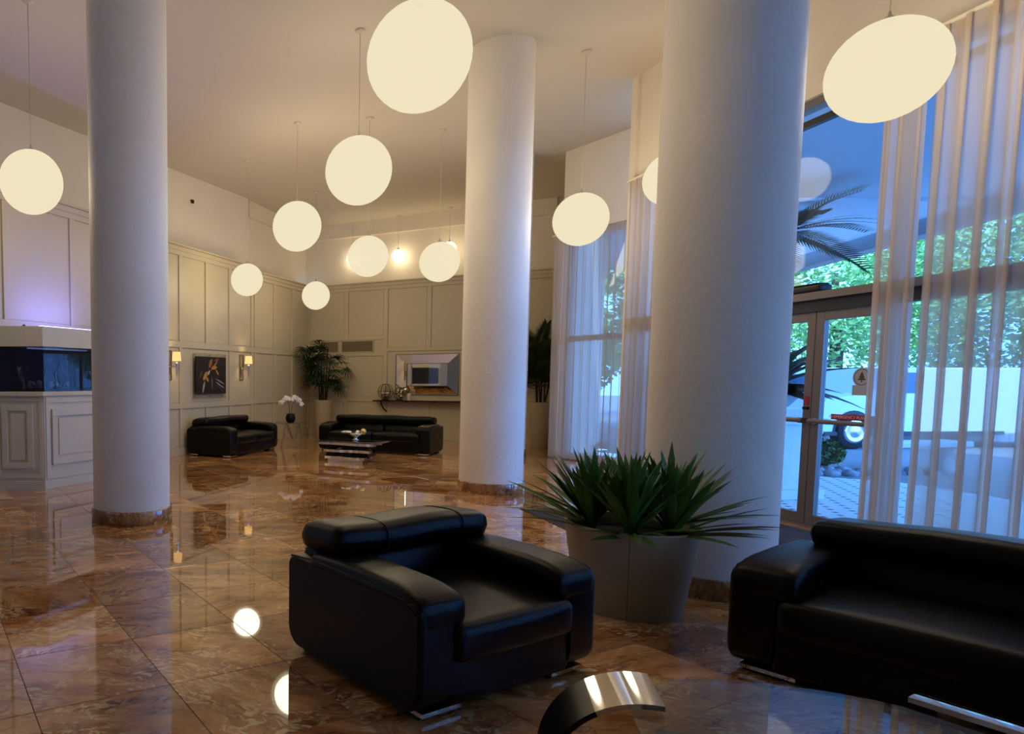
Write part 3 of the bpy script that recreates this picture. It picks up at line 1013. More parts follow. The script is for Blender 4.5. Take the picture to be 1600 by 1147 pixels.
for hi, (hx, hy) in enumerate(heads):
    nl = 42
    for k in range(nl):
        az = k * 2.399963 + hi
        if k < nl - 9:
            el = math.radians(86 - 44 * (k / nl) ** 0.8 + rnd.uniform(-5, 5))
            if hi and k % 2:
                az = math.atan2(hy, hx) + (rnd.random() - 0.5) * 2.6
        else:
            el = math.radians(rnd.uniform(12, 40))
            az = (math.atan2(hy, hx) + (rnd.random() - 0.5) * 1.7) if hi else az
            if not hi:
                el = math.radians(rnd.uniform(45, 70))
        for _ in range(10):
            tx, ty = 2.41 + hx + 0.5 * math.cos(az) * math.cos(el), 4.08 + hy + 0.5 * math.sin(az) * math.cos(el)
            if math.hypot(tx - 3.2, ty - 4.53) > 0.41:
                break
            az += 0.5
        me = lm[rnd.randrange(3)] if el > 0.7 else lm[rnd.choice((1, 3))]
        o = bpy.data.objects.new('leaf', me)
        COL.objects.link(o)
        o.parent = pl_
        o.location = (hx, hy, 0.47 + 0.03 * rnd.random())
        s = rnd.uniform(0.82, 1.08)
        o.scale = (s, s * 1.4, s)
        o.rotation_euler = (Matrix.Rotation(az, 4, 'Z') @ Matrix.Rotation(-el, 4, 'Y') @ Matrix.Rotation(rnd.uniform(-.4, .4), 4, 'X')).to_euler()
        cnt += 1

# ------------------------------------------------------------------ fan palms in tall pots
def fan_leaf(nl, L, w, spread, seed):
    rr = random.Random(seed)
    mb = MB()
    for k in range(nl):
        a = -spread / 2 + spread * k / (nl - 1)
        l = L * (0.78 + 0.22 * math.cos(a)) * rr.uniform(0.9, 1.05)
        vs, fs = [], []
        for i in range(4):
            t = i / 3
            ww = w * (0.35, 1.0, 0.85, 0.12)[i]
            x = l * t
            z = -0.30 * l * t * t
            for sg in (-1, 1):
                px, py = x, sg * ww
                vs.append((px * math.cos(a) - py * math.sin(a), px * math.sin(a) + py * math.cos(a), z + 0.02 * sg * 0))
        for i in range(3):
            fs.append((2 * i, 2 * i + 1, 2 * i + 3, 2 * i + 2))
        mb.add(vs, fs, True)
    me = mb.mesh('leaf')
    return me
def frond(L, nl, ll, seed):
    rr = random.Random(seed)
    mb = MB()
    pts = [(L * t, 0, -0.38 * L * t * t) for t in [i / 8 for i in range(9)]]
    mb.tube(pts, [0.009 * (1 - 0.8 * i / 8) for i in range(9)], 4)
    for k in range(nl):
        t = 0.12 + 0.88 * k / (nl - 1)
        bx, bz = L * t, -0.38 * L * t * t
        l = ll * (0.55 + 0.45 * math.sin(math.pi * min(1, t * 0.95 + 0.1))) * rr.uniform(0.9, 1.1)
        for sg in (-1, 1):
            a = math.radians(58 - 28 * t) * sg
            vs = []
            for i in range(3):
                u = i / 2
                w = (0.010, 0.017, 0.001)[i]
                cx, cy = bx + l * u * math.cos(a), l * u * math.sin(a)
                cz = bz + 0.03 * u - 0.20 * l * u * u
                vs += [(cx + w * math.sin(a) * -sg, cy + w * math.cos(a) * sg * 1, cz), (cx - w * math.sin(a) * -sg, cy - w * math.cos(a) * sg, cz)]
            mb.add(vs, [(0, 1, 3, 2), (2, 3, 5, 4)], True)
    return mb.mesh('leaf')
fans = [fan_leaf(11, 0.34, 0.017, math.radians(220), s) for s in range(3)]
fronds = [frond(0.95, 20, 0.30, s) for s in range(3)]
for me in fans + fronds:
    me.materials.append(M['palm'])
def clear(px_, py_):
    q = Vector((px_, py_))
    if (q - B0).dot(Vector((dB.y, -dB.x))) < 0.06 or (q - A0).dot(nA) < -0.02:
        return False
    r0, r1 = Vector((5.80, 12.2)), Vector((7.9, 15.1))
    rd = (r1 - r0).normalized()
    return not (q.x > 4.5 and (q - r0).dot(Vector((rd.y, -rd.x))) > -0.05)
def potted_palm(label, x, y, ph, pr0, pr1, top, kind, seed, ncane=7, nleaf=46, rad=0.62, rz=0):
    rr = random.Random(seed)
    t = thing('potted_palm', label, 'potted palm', (x, y, 0), rz)
    MB().lathe([(pr0, 0), (pr0 + 0.004, 0.01), (pr1, ph - 0.01), (pr1, ph), (pr1 - 0.025, ph), (pr1 - 0.03, ph - 0.05)], 36, caps=False).build('pot', M['pot'], t)
    MB().lathe([(pr0 * 0.98, 0.003), (pr0, 0.02), (pr1 - 0.03, ph - 0.06), (0.001, ph - 0.05)], 24, caps=False).build('soil', M['soil'], t)
    tops = []
    for k in range(ncane):
        a = 2 * math.pi * k / ncane
        r0 = 0.08
        hgt = ph + (top - ph) * rr.uniform(0.42, 0.80)
        e = (r0 * 2.0 * math.cos(a) * rr.uniform(0.4, 1.5), r0 * 2.0 * math.sin(a) * rr.uniform(0.4, 1.5), hgt)
        b0 = (r0 * math.cos(a), r0 * math.sin(a), ph - 0.06)
        MB().tube([b0, ((b0[0] + e[0]) / 2, (b0[1] + e[1]) / 2, (b0[2] + e[2]) / 2), e], [0.018, 0.015, 0.010], 6).build('cane', M['cane'], t)
        tops.append((Vector(b0), Vector(e)))
    for k in range(nleaf):
        b0, e = tops[k % ncane]
        u = rr.uniform(0.35, 1.0)
        p = b0.lerp(e, u)
        az = k * 2.39996 + rr.uniform(-.3, .3)
        for _ in range(12):                    # a leaf that would grow into a wall turns away from it
            reach = 0.78 if kind == 'fan' else 0.62
            tipx, tipy = x + p.x + reach * math.cos(az), y + p.y + reach * math.sin(az)
            if clear(tipx, tipy):
                break
            az += 0.55
        if kind == 'fan':
            el = math.radians(rr.uniform(15, 70) if u > 0.8 else rr.uniform(-5, 40))
            pl2 = rad * rr.uniform(0.35, 0.65)
            q = p + Vector((math.cos(az) * math.cos(el), math.sin(az) * math.cos(el), math.sin(el))) * pl2
            lf = link('leaf', rr.choice(fans), None, t, q)
            tilt = rr.uniform(-0.25, 0.9) - el * 0.7
            lf.rotation_euler = (Matrix.Rotation(az, 4, 'Z') @ Matrix.Rotation(tilt, 4, 'Y') @ Matrix.Rotation(rr.uniform(-.5, .5), 4, 'X')).to_euler()
            MB().tube([p, p.lerp(q, 0.5) + Vector((0, 0, 0.02)), q], 0.005, 4).build('petiole', M['cane'], t)
        else:
            el = math.radians(rr.uniform(40, 80) if u > 0.75 else rr.uniform(5, 55))
            lf = link('leaf', rr.choice(fronds), None, t, p)
            s = rad * rr.uniform(0.8, 1.1)
            lf.scale = (s, s, s)
            lf.rotation_euler = (Matrix.Rotation(az, 4, 'Z') @ Matrix.Rotation(-el, 4, 'Y') @ Matrix.Rotation(rr.uniform(-.6, .6), 4, 'X')).to_euler()
    return t
potted_palm('tall fan palm in a tall sand coloured pot in the panelled corner', 2.10, 16.50, 0.90, 0.17, 0.22, 2.55, 'fan', 5, 8, 60, 0.66)
potted_palm('feathery palm in a tall pot between the column and the far curtain', 6.32, 14.05, 0.93, 0.17, 0.235, 2.45, 'frond', 8, 6, 48, 0.85)

# ------------------------------------------------------------------ far coffee table, side table, orchid, ornaments
fc = thing('tiered_coffee_table', 'low coffee table of stacked polished bars with a glass top before the far sofa', 'coffee table', (1.98, 11.62, 0), ang(dB))
MB().rbox(-0.62, 0.62, -0.36, 0.36, 0.335, 0.347, 0.005, 4).build('glass_top', M['topglass'], fc)
def wavy(z, x0, x1, amp, name='tier'):
    mb = MB()
    for y0 in (-0.27, 0.13):
        vs = []
        n = 16
        for i in range(n + 1):
            x = x0 + (x1 - x0) * i / n
            w = 0.07
            yy = y0 + 0.07 + amp * math.sin(2 * math.pi * i / n)
            for (dy, dz) in ((-w, -0.022), (w, -0.022), (w, 0.022), (-w, 0.022)):
                vs.append((x, yy + dy, z + dz))
        fs = []
        for i in range(n):
            for k in range(4):
                fs.append((i * 4 + k, (i + 1) * 4 + k, (i + 1) * 4 + (k + 1) % 4, i * 4 + (k + 1) % 4))
        fs += [(3, 2, 1, 0), (n * 4, n * 4 + 1, n * 4 + 2, n * 4 + 3)]
        mb.add(vs, fs)
    return mb.build(name, M['chrome'], fc)
wavy(0.305, -0.50, 0.50, 0.03)
wavy(0.185, -0.40, 0.42, -0.03)
wavy(0.065, -0.38, 0.34, 0.03)
for zc in (0.245, 0.125):
    for xx in (-0.3, 0.0, 0.28):
        MB().rbox(xx - 0.09, xx + 0.09, -0.2, 0.2, zc - 0.041, zc + 0.041, 0.012, 4).build('spacer', M['black'], fc)
MB().box(-0.33, 0.30, -0.25, 0.25, 0.0, 0.043).build('plinth', M['chrome'], fc)

bowl = thing('silver_bowl', 'small silver bowl with leafy silver ornaments on the far coffee table', 'bowl', (2.07, 11.72, 0.347), 0)
MB().lathe([(0.05, 0), (0.06, 0.01), (0.025, 0.03), (0.03, 0.05), (0.12, 0.11), (0.115, 0.115), (0.03, 0.06)], 24, caps=False).build('dish', M['chrome'], bowl)
for k, (a, l) in enumerate([(2.8, 0.22), (0.2, 0.12), (3.6, 0.15), (1.2, 0.1)]):
    mb = MB()
    mb.sphere((0.10 * math.cos(a) + l * 0.3 * math.cos(a), 0.10 * math.sin(a) * 0.6, 0.14), 0.05, 10, 6, (l * 9, 0.7, 0.55))
    mb.build('ornament', M['chrome'], bowl)
M['gold'] = mat('pale_gold', (214, 190, 120), 0.25, 0.8)
MB().sphere((0.13, -0.02, 0.15), 0.055, 14, 8).build('gold_ball', M['gold'], bowl)

sd = thing('side_table', 'small glass side table with a bent chrome base beside the two seat sofa', 'side table', (1.12, 13.85, 0), math.radians(-8))
MB().rbox(-0.33, 0.33, -0.30, 0.30, 0.505, 0.517, 0.005, 4).build('glass_top', M['topglass'], sd)
def zig(y0, y1):
    pts = [(-0.22, 0.0), (-0.16, 0.25), (-0.13, 0.47), (-0.10, 0.495), (-0.07, 0.47), (0.02, 0.20), (0.045, 0.175), (0.07, 0.20), (0.13, 0.47), (0.15, 0.495), (0.17, 0.47), (0.18, 0.25), (0.21, 0.0)]
    o, i = [], []
    n = len(pts)
    for k, (x, z) in enumerate(pts):
        a, b2 = pts[max(0, k - 1)], pts[min(n - 1, k + 1)]
        tx, tz2 = b2[0] - a[0], b2[1] - a[1]
        l = math.hypot(tx, tz2)
        o.append((x, z)); i.append((x + tz2 / l * 0.022, max(0, z - tx / l * 0.022)))
    return ribbon(o, i, y0, y1)
zig(-0.20, 0.20).build('bent_base', M['chrome'], sd)

orc = thing('potted_orchid', 'white orchid in a black pot on the glass side table', 'orchid', (1.10, 13.80, 0.517), 0)
MB().lathe([(0.06, 0), (0.09, 0.03), (0.105, 0.10), (0.09, 0.16), (0.07, 0.19), (0.06, 0.185)], 20, caps=False).build('pot', M['black'], orc)
MB().lathe([(0.08, 0.16), (0.001, 0.165)], 16, caps=False).build('soil', M['soil'], orc)
M['petal'] = mat('orchid_petal', (236, 232, 222), 0.5)
for k in range(6):
    a = k * 1.05
    lf = link('leaf', blade(0.16, 0.03, 0.05, 0.3), M['palm'], orc, (0, 0, 0.17))
    lf.rotation_euler = (0, -0.35, a)
rr = random.Random(4)
for k, sg in enumerate((-1, 1)):
    MB().tube([(0.015 * sg, 0, 0.16), (0.03 * sg, 0, 0.34), (0.06 * sg, 0, 0.46), (0.13 * sg, -0.01, 0.52), (0.22 * sg, -0.02, 0.47)], 0.005, 5).build('stem', M['cane'], orc)
    for j in range(6):
        c = Vector((sg * (0.035 + 0.036 * j) + rr.uniform(-.01, .01), -0.02 + rr.uniform(-.02, .02), 0.47 + 0.05 * math.sin(0.5 + j * 0.6) + rr.uniform(-.03, .03) - 0.012 * j))
        mb = MB()
        for p in range(5):
            an = p * 2 * math.pi / 5 + j
            mb.sphere((c.x + 0.026 * math.cos(an), c.y - 0.004 * p, c.z + 0.026 * math.sin(an)), 0.025, 8, 5, (1, 0.35, 1))
        mb.build('flower', M['petal'], orc)

# ------------------------------------------------------------------ things on the back wall
def on_wall(origin, d, x, y=0.0):
    dd = d.normalized()
    return (origin.x + dd.x * x - dd.y * y, origin.y + dd.y * x + dd.x * y)
BAng, AAng = ang(dB), ang(dA)
mirr = thing('bevelled_mirror', 'rectangular wall mirror with a wide angled mirror frame above the black shelf', 'mirror', (B0.x, B0.y, 0), BAng)
x0, x1, z0, z1 = -1.27, 0.17, 1.055, 1.985
i0, i1, j0, j1 = -1.0, -0.06, 1.255, 1.765
MB().box(x0, x1, -0.03, -0.008, z0, z1).build('backing', M['black'], mirr)
MB().box(i0, i1, -0.045, -0.03, j0, j1).build('centre_glass', M['mirror'], mirr)
o4 = [(x0, -0.032, z0), (x1, -0.032, z0), (x1, -0.032, z1), (x0, -0.032, z1)]
i4 = [(i0, -0.075, j0), (i1, -0.075, j0), (i1, -0.075, j1), (i0, -0.075, j1)]
for k in range(4):
    k2 = (k + 1) % 4
    MB().add([o4[k], o4[k2], i4[k2], i4[k], (o4[k][0], -0.0305, o4[k][2]), (o4[k2][0], -0.0305, o4[k2][2]), (i4[k2][0], -0.0455, i4[k2][2]), (i4[k][0], -0.0455, i4[k][2])],
             [(0, 1, 2, 3), (4, 7, 6, 5), (3, 2, 6, 7), (0, 4, 5, 1)]).build('bevel_strip', M['mirror'], mirr)
fr = MB()
for (a, b2, c, d2) in ((x0 - 0.014, x1 + 0.014, z1, z1 + 0.014), (x0 - 0.014, x1 + 0.014, z0 - 0.014, z0), (x0 - 0.014, x0, z0, z1), (x1, x1 + 0.014, z0, z1)):
    fr.box(a, b2, -0.045, -0.008, c, d2)
M['silver'] = mat('dull_silver', (120, 116, 106), 0.3, 0.8)
fr.build('frame', M['silver'], mirr)
fr2 = MB()
for (a, b2, c, d2) in ((i0 - 0.008, i1 + 0.008, j1, j1 + 0.012), (i0 - 0.008, i1 + 0.008, j0 - 0.012, j0), (i0 - 0.012, i0, j0, j1), (i1, i1 + 0.012, j0, j1)):
    fr2.box(a, b2, -0.082, -0.07, c, d2)
fr2.build('inner_bead', M['silver'], mirr)

shf = thing('wall_shelf', 'long thin black wall shelf on a curved bracket under the mirror', 'shelf', (B0.x, B0.y, 0), BAng)
MB().rbox(-1.74, 0.70, -0.36, -0.031, 0.885, 0.91, 0.006, 4).build('board', M['black'], shf)
for bx in (-1.55, 0.45):
    MB().tube([(bx, -0.30, 0.885), (bx + 0.01, -0.26, 0.80), (bx + 0.03, -0.16, 0.70), (bx + 0.06, -0.045, 0.64)], 0.016, 8).build('bracket', M['black'], shf)
for bx in (-1.0, -0.35):
    MB().box(bx - 0.03, bx + 0.03, -0.1, -0.031, 0.865, 0.885).build('clip', M['black'], shf)

M['wire'] = mat('bronze_wire', (96, 78, 50), 0.35, 0.9)
M['shell'] = mat('cream_shell', (214, 192, 160), 0.5, var=0.2, vscale=12)
def orb(label, x, r, seed):
    p = on_wall(B0, dB, x, -0.2)
    rr = random.Random(seed)
    t = thing('wire_orb', label, 'ornament', (p[0], p[1], 0.91), BAng, 'wire orbs on the wall shelf')
    MB().lathe([(0.09, 0), (0.09, 0.018), (0.05, 0.022)], 20).build('base', M['black'], t)
    for k in range(5):
        a = math.pi * k / 5
        pts = [(r * math.cos(u) * math.cos(a), r * math.cos(u) * math.sin(a), 0.025 + r + r * math.sin(u)) for u in [2 * math.pi * i / 28 for i in range(28)]]
        MB().tube(pts, 0.007, 5, True).build('ring', M['wire'], t)
    pts = [(r * math.cos(u), r * math.sin(u), 0.025 + r) for u in [2 * math.pi * i / 28 for i in range(28)]]
    MB().tube(pts, 0.006, 5, True).build('ring', M['wire'], t)
    for k in range(6):
        s = r * rr.uniform(0.22, 0.36)
        MB().sphere((rr.uniform(-.4, .4) * r, rr.uniform(-.4, .4) * r, 0.03 + r * rr.uniform(0.3, 0.9)), s, 10, 6, (1, 0.8, 0.8)).build('shell', M['shell'] if k % 3 else M['chrome'], t)
orb('large wire globe holding shells at the end of the black shelf', -1.47, 0.18, 3)
orb('smaller wire globe holding shells leaning towards the mirror', -1.13, 0.14, 6)
cv = on_wall(B0, dB, -0.90, -0.2)
cn = thing('pillar_candle', 'short dark pillar candle on the black shelf before the mirror', 'candle', (cv[0], cv[1], 0.91), 0)
MB().lathe([(0.045, 0), (0.045, 0.16), (0.038, 0.167), (0.006, 0.162)], 20).build('wax', M['shell'], cn)
MB().tube([(0, 0, 0.16), (0.002, 0, 0.185)], 0.003, 5).build('wick', M['matblack'], cn)

# ------------------------------------------------------------------ picture and sconces on the left wall
art = thing('abstract_picture', 'dark square flower picture mounted on a clear acrylic sheet', 'picture', (A0.x, A0.y, 0), AAng)
MB().box(0.62, 1.80, -0.062, -0.054, 1.03, 1.905).build('acrylic_sheet', M['acrylic'], art)
for ax in (0.68, 1.21, 1.74):
    for az in (1.07, 1.865):
        mb = MB().lathe([(0.012, 0), (0.012, 0.058), (0.009, 0.062)], 12)
        mb.v = [(ax + x, -z - 0.008, az + y) for x, y, z in mb.v]
        mb.build('standoff', M['chrome'], art)
M['canvas'] = mat('dark_canvas', (20, 17, 15), 0.6, var=0.5, vscale=4)
cvs = MB().box(0.69, 1.74, -0.085, -0.0625, 1.12, 1.835).build('canvas', M['canvas'], art)
strokes = [((1.25, 1.80), (1.12, 1.62), 0.10, (150, 96, 40)), ((1.46, 1.78), (1.18, 1.56), 0.03, (176, 128, 84)), ((1.20, 1.62), (1.42, 1.64), 0.08, (172, 124, 44)),
           ((1.36, 1.60), (1.48, 1.48), 0.035, (196, 160, 96)), ((1.08, 1.56), (0.92, 1.38), 0.10, (182, 140, 48)), ((1.02, 1.44), (1.12, 1.36), 0.07, (170, 120, 40)),
           ((1.16, 1.58), (1.08, 1.48), 0.05, (196, 200, 190)), ((0.98, 1.38), (0.90, 1.13), 0.06, (168, 160, 152)), ((1.22, 1.48), (1.24, 1.20), 0.03, (120, 112, 104)),
           ((1.34, 1.42), (1.70, 1.30), 0.03, (160, 132, 132)), ((1.34, 1.36), (1.70, 1.22), 0.018, (190, 172, 170)), ((0.90, 1.58), (0.80, 1.42), 0.05, (110, 72, 34)),
           ((1.30, 1.76), (1.50, 1.80), 0.05, (130, 66, 40)), ((1.40, 1.30), (1.66, 1.16), 0.04, (70, 52, 46))]
for k, (p, q, w, c) in enumerate(strokes):
    p, q = Vector(p), Vector(q)
    d = (q - p)
    nn = Vector((-d.y, d.x)).normalized() * w / 2
    m1 = p.lerp(q, 0.35)
    m2 = p.lerp(q, 0.75)
    yy = -0.0853 - 0.0003 * k
    poly = [p, m1 + nn, m2 + nn * 0.8, q, m2 - nn * 0.8, m1 - nn]
    vs = [(v.x, yy, v.y) for v in poly]
    MB().add(vs, [(0, 1, 2, 3, 4, 5)]).build('brush_stroke', mat('paint', c, 0.6), cvs)

def sconce(x, label):
    t = thing('wall_sconce', label, 'wall lamp', (A0.x, A0.y, 0), AAng, 'wall sconces beside the picture')
    bp = MB().box(x - 0.075, x + 0.075, -0.022, -0.0085, 1.39, 1.91).build('backplate', M['acrylic'], t)
    ed = MB()
    for (a, b2, c, d2) in ((x - 0.08, x - 0.072, 1.385, 1.915), (x + 0.072, x + 0.08, 1.385, 1.915), (x - 0.08, x + 0.08, 1.385, 1.393), (x - 0.08, x + 0.08, 1.907, 1.915)):
        ed.box(a, b2, -0.026, -0.0085, c, d2)
    ed.build('plate_edge', M['silver'], t)
    MB().box(x - 0.04, x + 0.04, -0.04, -0.0225, 1.50, 1.66).build('mount', M['chrome'], t)
    MB().tube([(x, -0.04, 1.62), (x, -0.18, 1.63)], 0.012, 8).build('arm', M['chrome'], t)
    MB().lathe([(0.004, 1.42), (0.03, 1.68), (0.03, 1.69), (0.012, 1.70)], 14, (x, -0.19, 0)).build('stem', M['chrome'], t)
    sh = MB().lathe([(0.082, 1.725), (0.068, 1.885)], 24, (x, -0.19, 0), caps=False).build('lamp_shade', M['shade'], t)
    ld = bpy.data.lights.new('bulb', 'POINT')
    ld.energy = 5.0
    ld.color = (1.0, 0.66, 0.30)
    ld.shadow_soft_size = 0.03
    lo = bpy.data.objects.new('bulb', ld)
    COL.objects.link(lo)
    lo.parent = t
    lo.location = (x, -0.19, 1.80)
sconce(2.47, 'chrome wall sconce with a glowing shade between the picture and the wall end')
sconce(-0.07, 'chrome wall sconce with a glowing shade half hidden by the front column')

# ------------------------------------------------------------------ aquarium on its cabinet
dC = Vector((0.55, 0.835)).normalized()
nC = Vector((-dC.y, dC.x))            # towards the wall
CC = Vector((-2.442, 8.531))
dL = Vector((-1.0, -0.03)).normalized()
def to_wall(p, d):
    q0 = A0 + nA * 0.235
    t = (q0 - p).dot(nA) / d.dot(nA)
    return p + d * t
def foot(inset, length, start=0.0):
    c = CC + dC * (inset * 1.2 + start) + nC * inset
    e = CC + dC * (length - inset) + nC * inset
    return [c, e, to_wall(e, nC), to_wall(c, dL)]
def pr(poly, z0, z1):
    return MB().prism([(p.x, p.y) for p in poly], z0, z1)
cab = thing('aquarium_cabinet', 'tall pale panelled cabinet carrying the aquarium beside the front column', 'cabinet')
body = pr(foot(0.02, 1.75), 0.0, 1.19).build('body', M['cab'], cab)
pr(foot(-0.015, 1.78), 1.19, 1.245).build('top', M['cab'], cab, bevel=0.006)
pr(foot(0.008, 1.76), 0.0, 0.10).build('plinth', M['cab'], cab)
def on_face(p, d, out, boxes, name):
    a = ang(d)
    par = MB()
    o = None
    for bi, (x0, x1, z0, z1, y0, y1) in enumerate(boxes):
        par.box(x0, x1, y0, y1, z0, z1)
    return par.build(name, M['cab'], cab, (p.x, p.y, 0), a, bevel=0.004)
pR = CC + dC * 0.024 + nC * 0.02
def frame_boxes(x0, x1, z0, z1, w, y0, y1):
    return [(x0, x1, z1 - w, z1, y0, y1), (x0, x1, z0, z0 + w, y0, y1), (x0, x0 + w, z0 + w, z1 - w, y0, y1), (x1 - w, x1, z0 + w, z1 - w, y0, y1)]
on_face(pR, dC, 1, frame_boxes(0.02, 1.70, 0.12, 1.17, 0.07, -0.012, -0.001), 'face_frame')
for (a, b2) in ((0.11, 0.98), (1.06, 1.62)):
    dd = on_face(pR, dC, 1, frame_boxes(a, b2, 0.30, 1.02, 0.09, -0.03, -0.001), 'door')
    MB().box(a + 0.12, b2 - 0.12, -0.014, -0.001, 0.42, 0.90).build('door_panel', M['cab'], dd, bevel=0.004)
pLw = to_wall(CC + dC * 0.024 + nC * 0.02, dL)
dLr = (CC + dC * 0.024 + nC * 0.02 - pLw).normalized()
LW = (CC + dC * 0.024 + nC * 0.02 - pLw).length
on_face(pLw, dLr, 1, frame_boxes(0.02, LW - 0.02, 0.14, 1.17, 0.05, -0.012, -0.001), 'face_frame')
dd = on_face(pLw, dLr, 1, frame_boxes(0.09, LW - 0.14, 0.27, 1.08, 0.075, -0.028, -0.001), 'door')
MB().box(0.20, LW - 0.25, -0.016, -0.001, 0.38, 0.97).build('door_panel', M['cab'], dd, bevel=0.004)

aq = thing('aquarium', 'dark corner aquarium with a pale hood standing on the panelled cabinet', 'aquarium')
tk = foot(0.05, 1.70)
M['tank'] = thin_glass('tank_glass', (0.62, 0.64, 0.72))
for k in (0, 3):
    p, q = tk[k], tk[(k + 1) % 4]
    d = (q - p)
    MB().box(0, d.length, 0.0, 0.008, 1.246, 1.83).build('glass_pane', M['tank'], aq, (p.x, p.y, 0), ang(d))
M['tankback'] = mat('tank_back', (5, 7, 16), 0.5)
p, q = tk[2], tk[3]
d = (q - p)
MB().box(0.01, d.length - 0.01, 0.012, 0.02, 1.246, 1.83).build('back_panel', M['tankback'], aq, (p.x, p.y, 0), ang(d))
p, q = tk[1], tk[2]
d = (q - p)
MB().box(0.0, d.length, 0.0, 0.01, 1.246, 1.83).build('end_panel', M['tankback'], aq, (p.x, p.y, 0), ang(d))
M['sand'] = mat('tank_gravel', (60, 56, 60), 0.9, bump=0.5, bscale=120)
pr([v for v in foot(0.065, 1.68)], 1.247, 1.275).build('gravel', M['sand'], aq)
pr(foot(0.015, 1.74), 1.815, 2.07).build('hood', M['cab'], aq, bevel=0.004)
hc = CC + dC * 0.62 + nC * 0.20
MB().box(-0.5, 0.5, -0.05, 0.05, 2.0705, 2.085).build('uplight', emit('violet_lamp', (0.17, 0.18, 1.0), 40.0), aq, (hc.x, hc.y, 0), ang(dC))
MB().box(-0.5, 0.5, -0.04, 0.04, 1.800, 1.814).build('tank_lamp', emit('tank_lamp_glow', (0.45, 0.5, 1.0), 0.4), aq, (hc.x + nC.x * 0.2, hc.y + nC.y * 0.2, 0), ang(dC))
MB().tube([(hc.x - 0.5, hc.y - 0.36, 2.071), (hc.x - 0.48, hc.y - 0.34, 2.10)], 0.02, 8).build('vent_knob', M['black'], aq)
M['coral1'] = mat('pale_coral', (150, 150, 165), 0.7)
M['coral2'] = mat('olive_coral', (140, 130, 95), 0.7)
def branch_coral(mb, p, d, l, r, depth, rr):
    q = p + d * l
    mb.tube([p, p.lerp(q, 0.5) + Vector((rr.uniform(-1, 1), rr.uniform(-1, 1), 0)) * 0.008, q], [r, r * 0.85, r * 0.6], 6)
    if depth:
        for _ in range(2):
            nd = (d + Vector((rr.uniform(-.8, .8), rr.uniform(-.8, .8), rr.uniform(0, .4)))).normalized()
            branch_coral(mb, p.lerp(q, rr.uniform(0.5, 0.95)), nd, l * 0.75, r * 0.75, depth - 1, rr)
corals = [(0.16, 0.16, 0.17, 0, 'tall branching pale coral at the corner of the aquarium', 21), (0.36, 0.14, 0.19, 0, 'branching pale coral near the tank middle', 22),
          (0.60, 0.20, 0.16, 0, 'branching pale coral towards the hidden end of the tank', 23), (-0.06, 0.30, 0.15, 0, 'branching coral against the short side of the tank', 24),
          (1.00, 0.15, 0.11, 1, 'olive branching coral low behind the front column', 25)]
for (u, w, l, c, lab, sd_) in corals:
    rr = random.Random(sd_)
    p = CC + dC * u + nC * w
    o = MB()
    branch_coral(o, Vector((0, 0, 0)), Vector((0, 0, 1)), l, 0.014, 3, rr)
    oo = o.build('coral', M['coral1'] if c == 0 else M['coral2'], None, (p.x, p.y, 1.272))
    tag(oo, lab, 'coral', 'corals in the aquarium')
for (u, w, r, lab, sd_) in ((0.30, 0.10, 0.075, 'pale violet rounded rock on the tank gravel', 31), (0.08, 0.24, 0.07, 'dull rounded rock at the tank corner', 32), (0.48, 0.12, 0.06, 'small pale rock beside the branching corals', 33)):
    rr = random.Random(sd_)
    p = CC + dC * u + nC * w
    o = MB()
    for k in range(6):
        o.sphere((rr.uniform(-r, r), rr.uniform(-r, r) * 0.5, r * rr.uniform(0.4, 1.2)), r * rr.uniform(0.4, 0.6), 10, 6)
    oo = o.build('reef_rock', M['coral1'], None, (p.x, p.y, 1.272))
    tag(oo, lab, 'rock', 'rocks in the aquarium')

# ------------------------------------------------------------------ door mat
mt = thing('door_mat', 'dark grey entrance mat between the column and the glass doors', 'door mat', (4.17, 6.45, 0), 0)
MB().rbox(-1.07, 1.07, -0.76, 0.76, 0.0005, 0.010, 0.004, 4).build('pile', M['matfab'], mt)
em = MB().box(-1.10, 1.10, -0.79, -0.76, 0.0005, 0.007).box(-1.10, 1.10, 0.76, 0.79, 0.0005, 0.007).box(-1.10, -1.07, -0.76, 0.76, 0.0005, 0.007).box(1.07, 1.10, -0.76, 0.76, 0.0005, 0.007)
em.build('rubber_edge', M['matblack'], mt)

# ------------------------------------------------------------------ outside
def pavers():
    m = bpy.data.materials.new('white_pavers')
    m.use_nodes = True
    nt = m.node_tree
    b = nt.nodes['Principled BSDF']
    b.inputs['Roughness'].default_value = 0.6
    N, L = nt.nodes.new, nt.links.new
    tc = N('ShaderNodeTexCoord')
    mp = N('ShaderNodeMapping')
    mp.inputs['Rotation'].default_value = (0, 0, 0.5)
    mp.inputs['Scale'].default_value = (5.5, 5.5, 1)
    L(tc.outputs['Object'], mp.inputs[0])
    v = N('ShaderNodeTexVoronoi')
    v.inputs['Randomness'].default_value = 0.0
    v.inputs['Scale'].default_value = 1.0
    v.distance = 'MANHATTAN'
    L(mp.outputs[0], v.inputs['Vector'])
    r = N('ShaderNodeValToRGB')
    r.color_ramp.elements[0].position = 0.20
    r.color_ramp.elements[0].color = (*s2l((70, 76, 88)), 1)
    r.color_ramp.elements[1].position = 0.24
    r.color_ramp.elements[1].color = (*s2l((222, 222, 218)), 1)
    L(v.outputs['Distance'], r.inputs[0])
    L(r.outputs[0], b.inputs['Base Color'])
    return m
M['pavers'] = pavers()
M['asph'] = mat('asphalt', (120, 124, 128), 0.8, var=0.1)
M['stucco'] = mat('white_stucco', (225, 226, 226), 0.7)
M['soffit'] = mat('portico_soffit', (190, 200, 210), 0.8)
M['beam'] = mat('portico_beam', (120, 116, 118), 0.7)
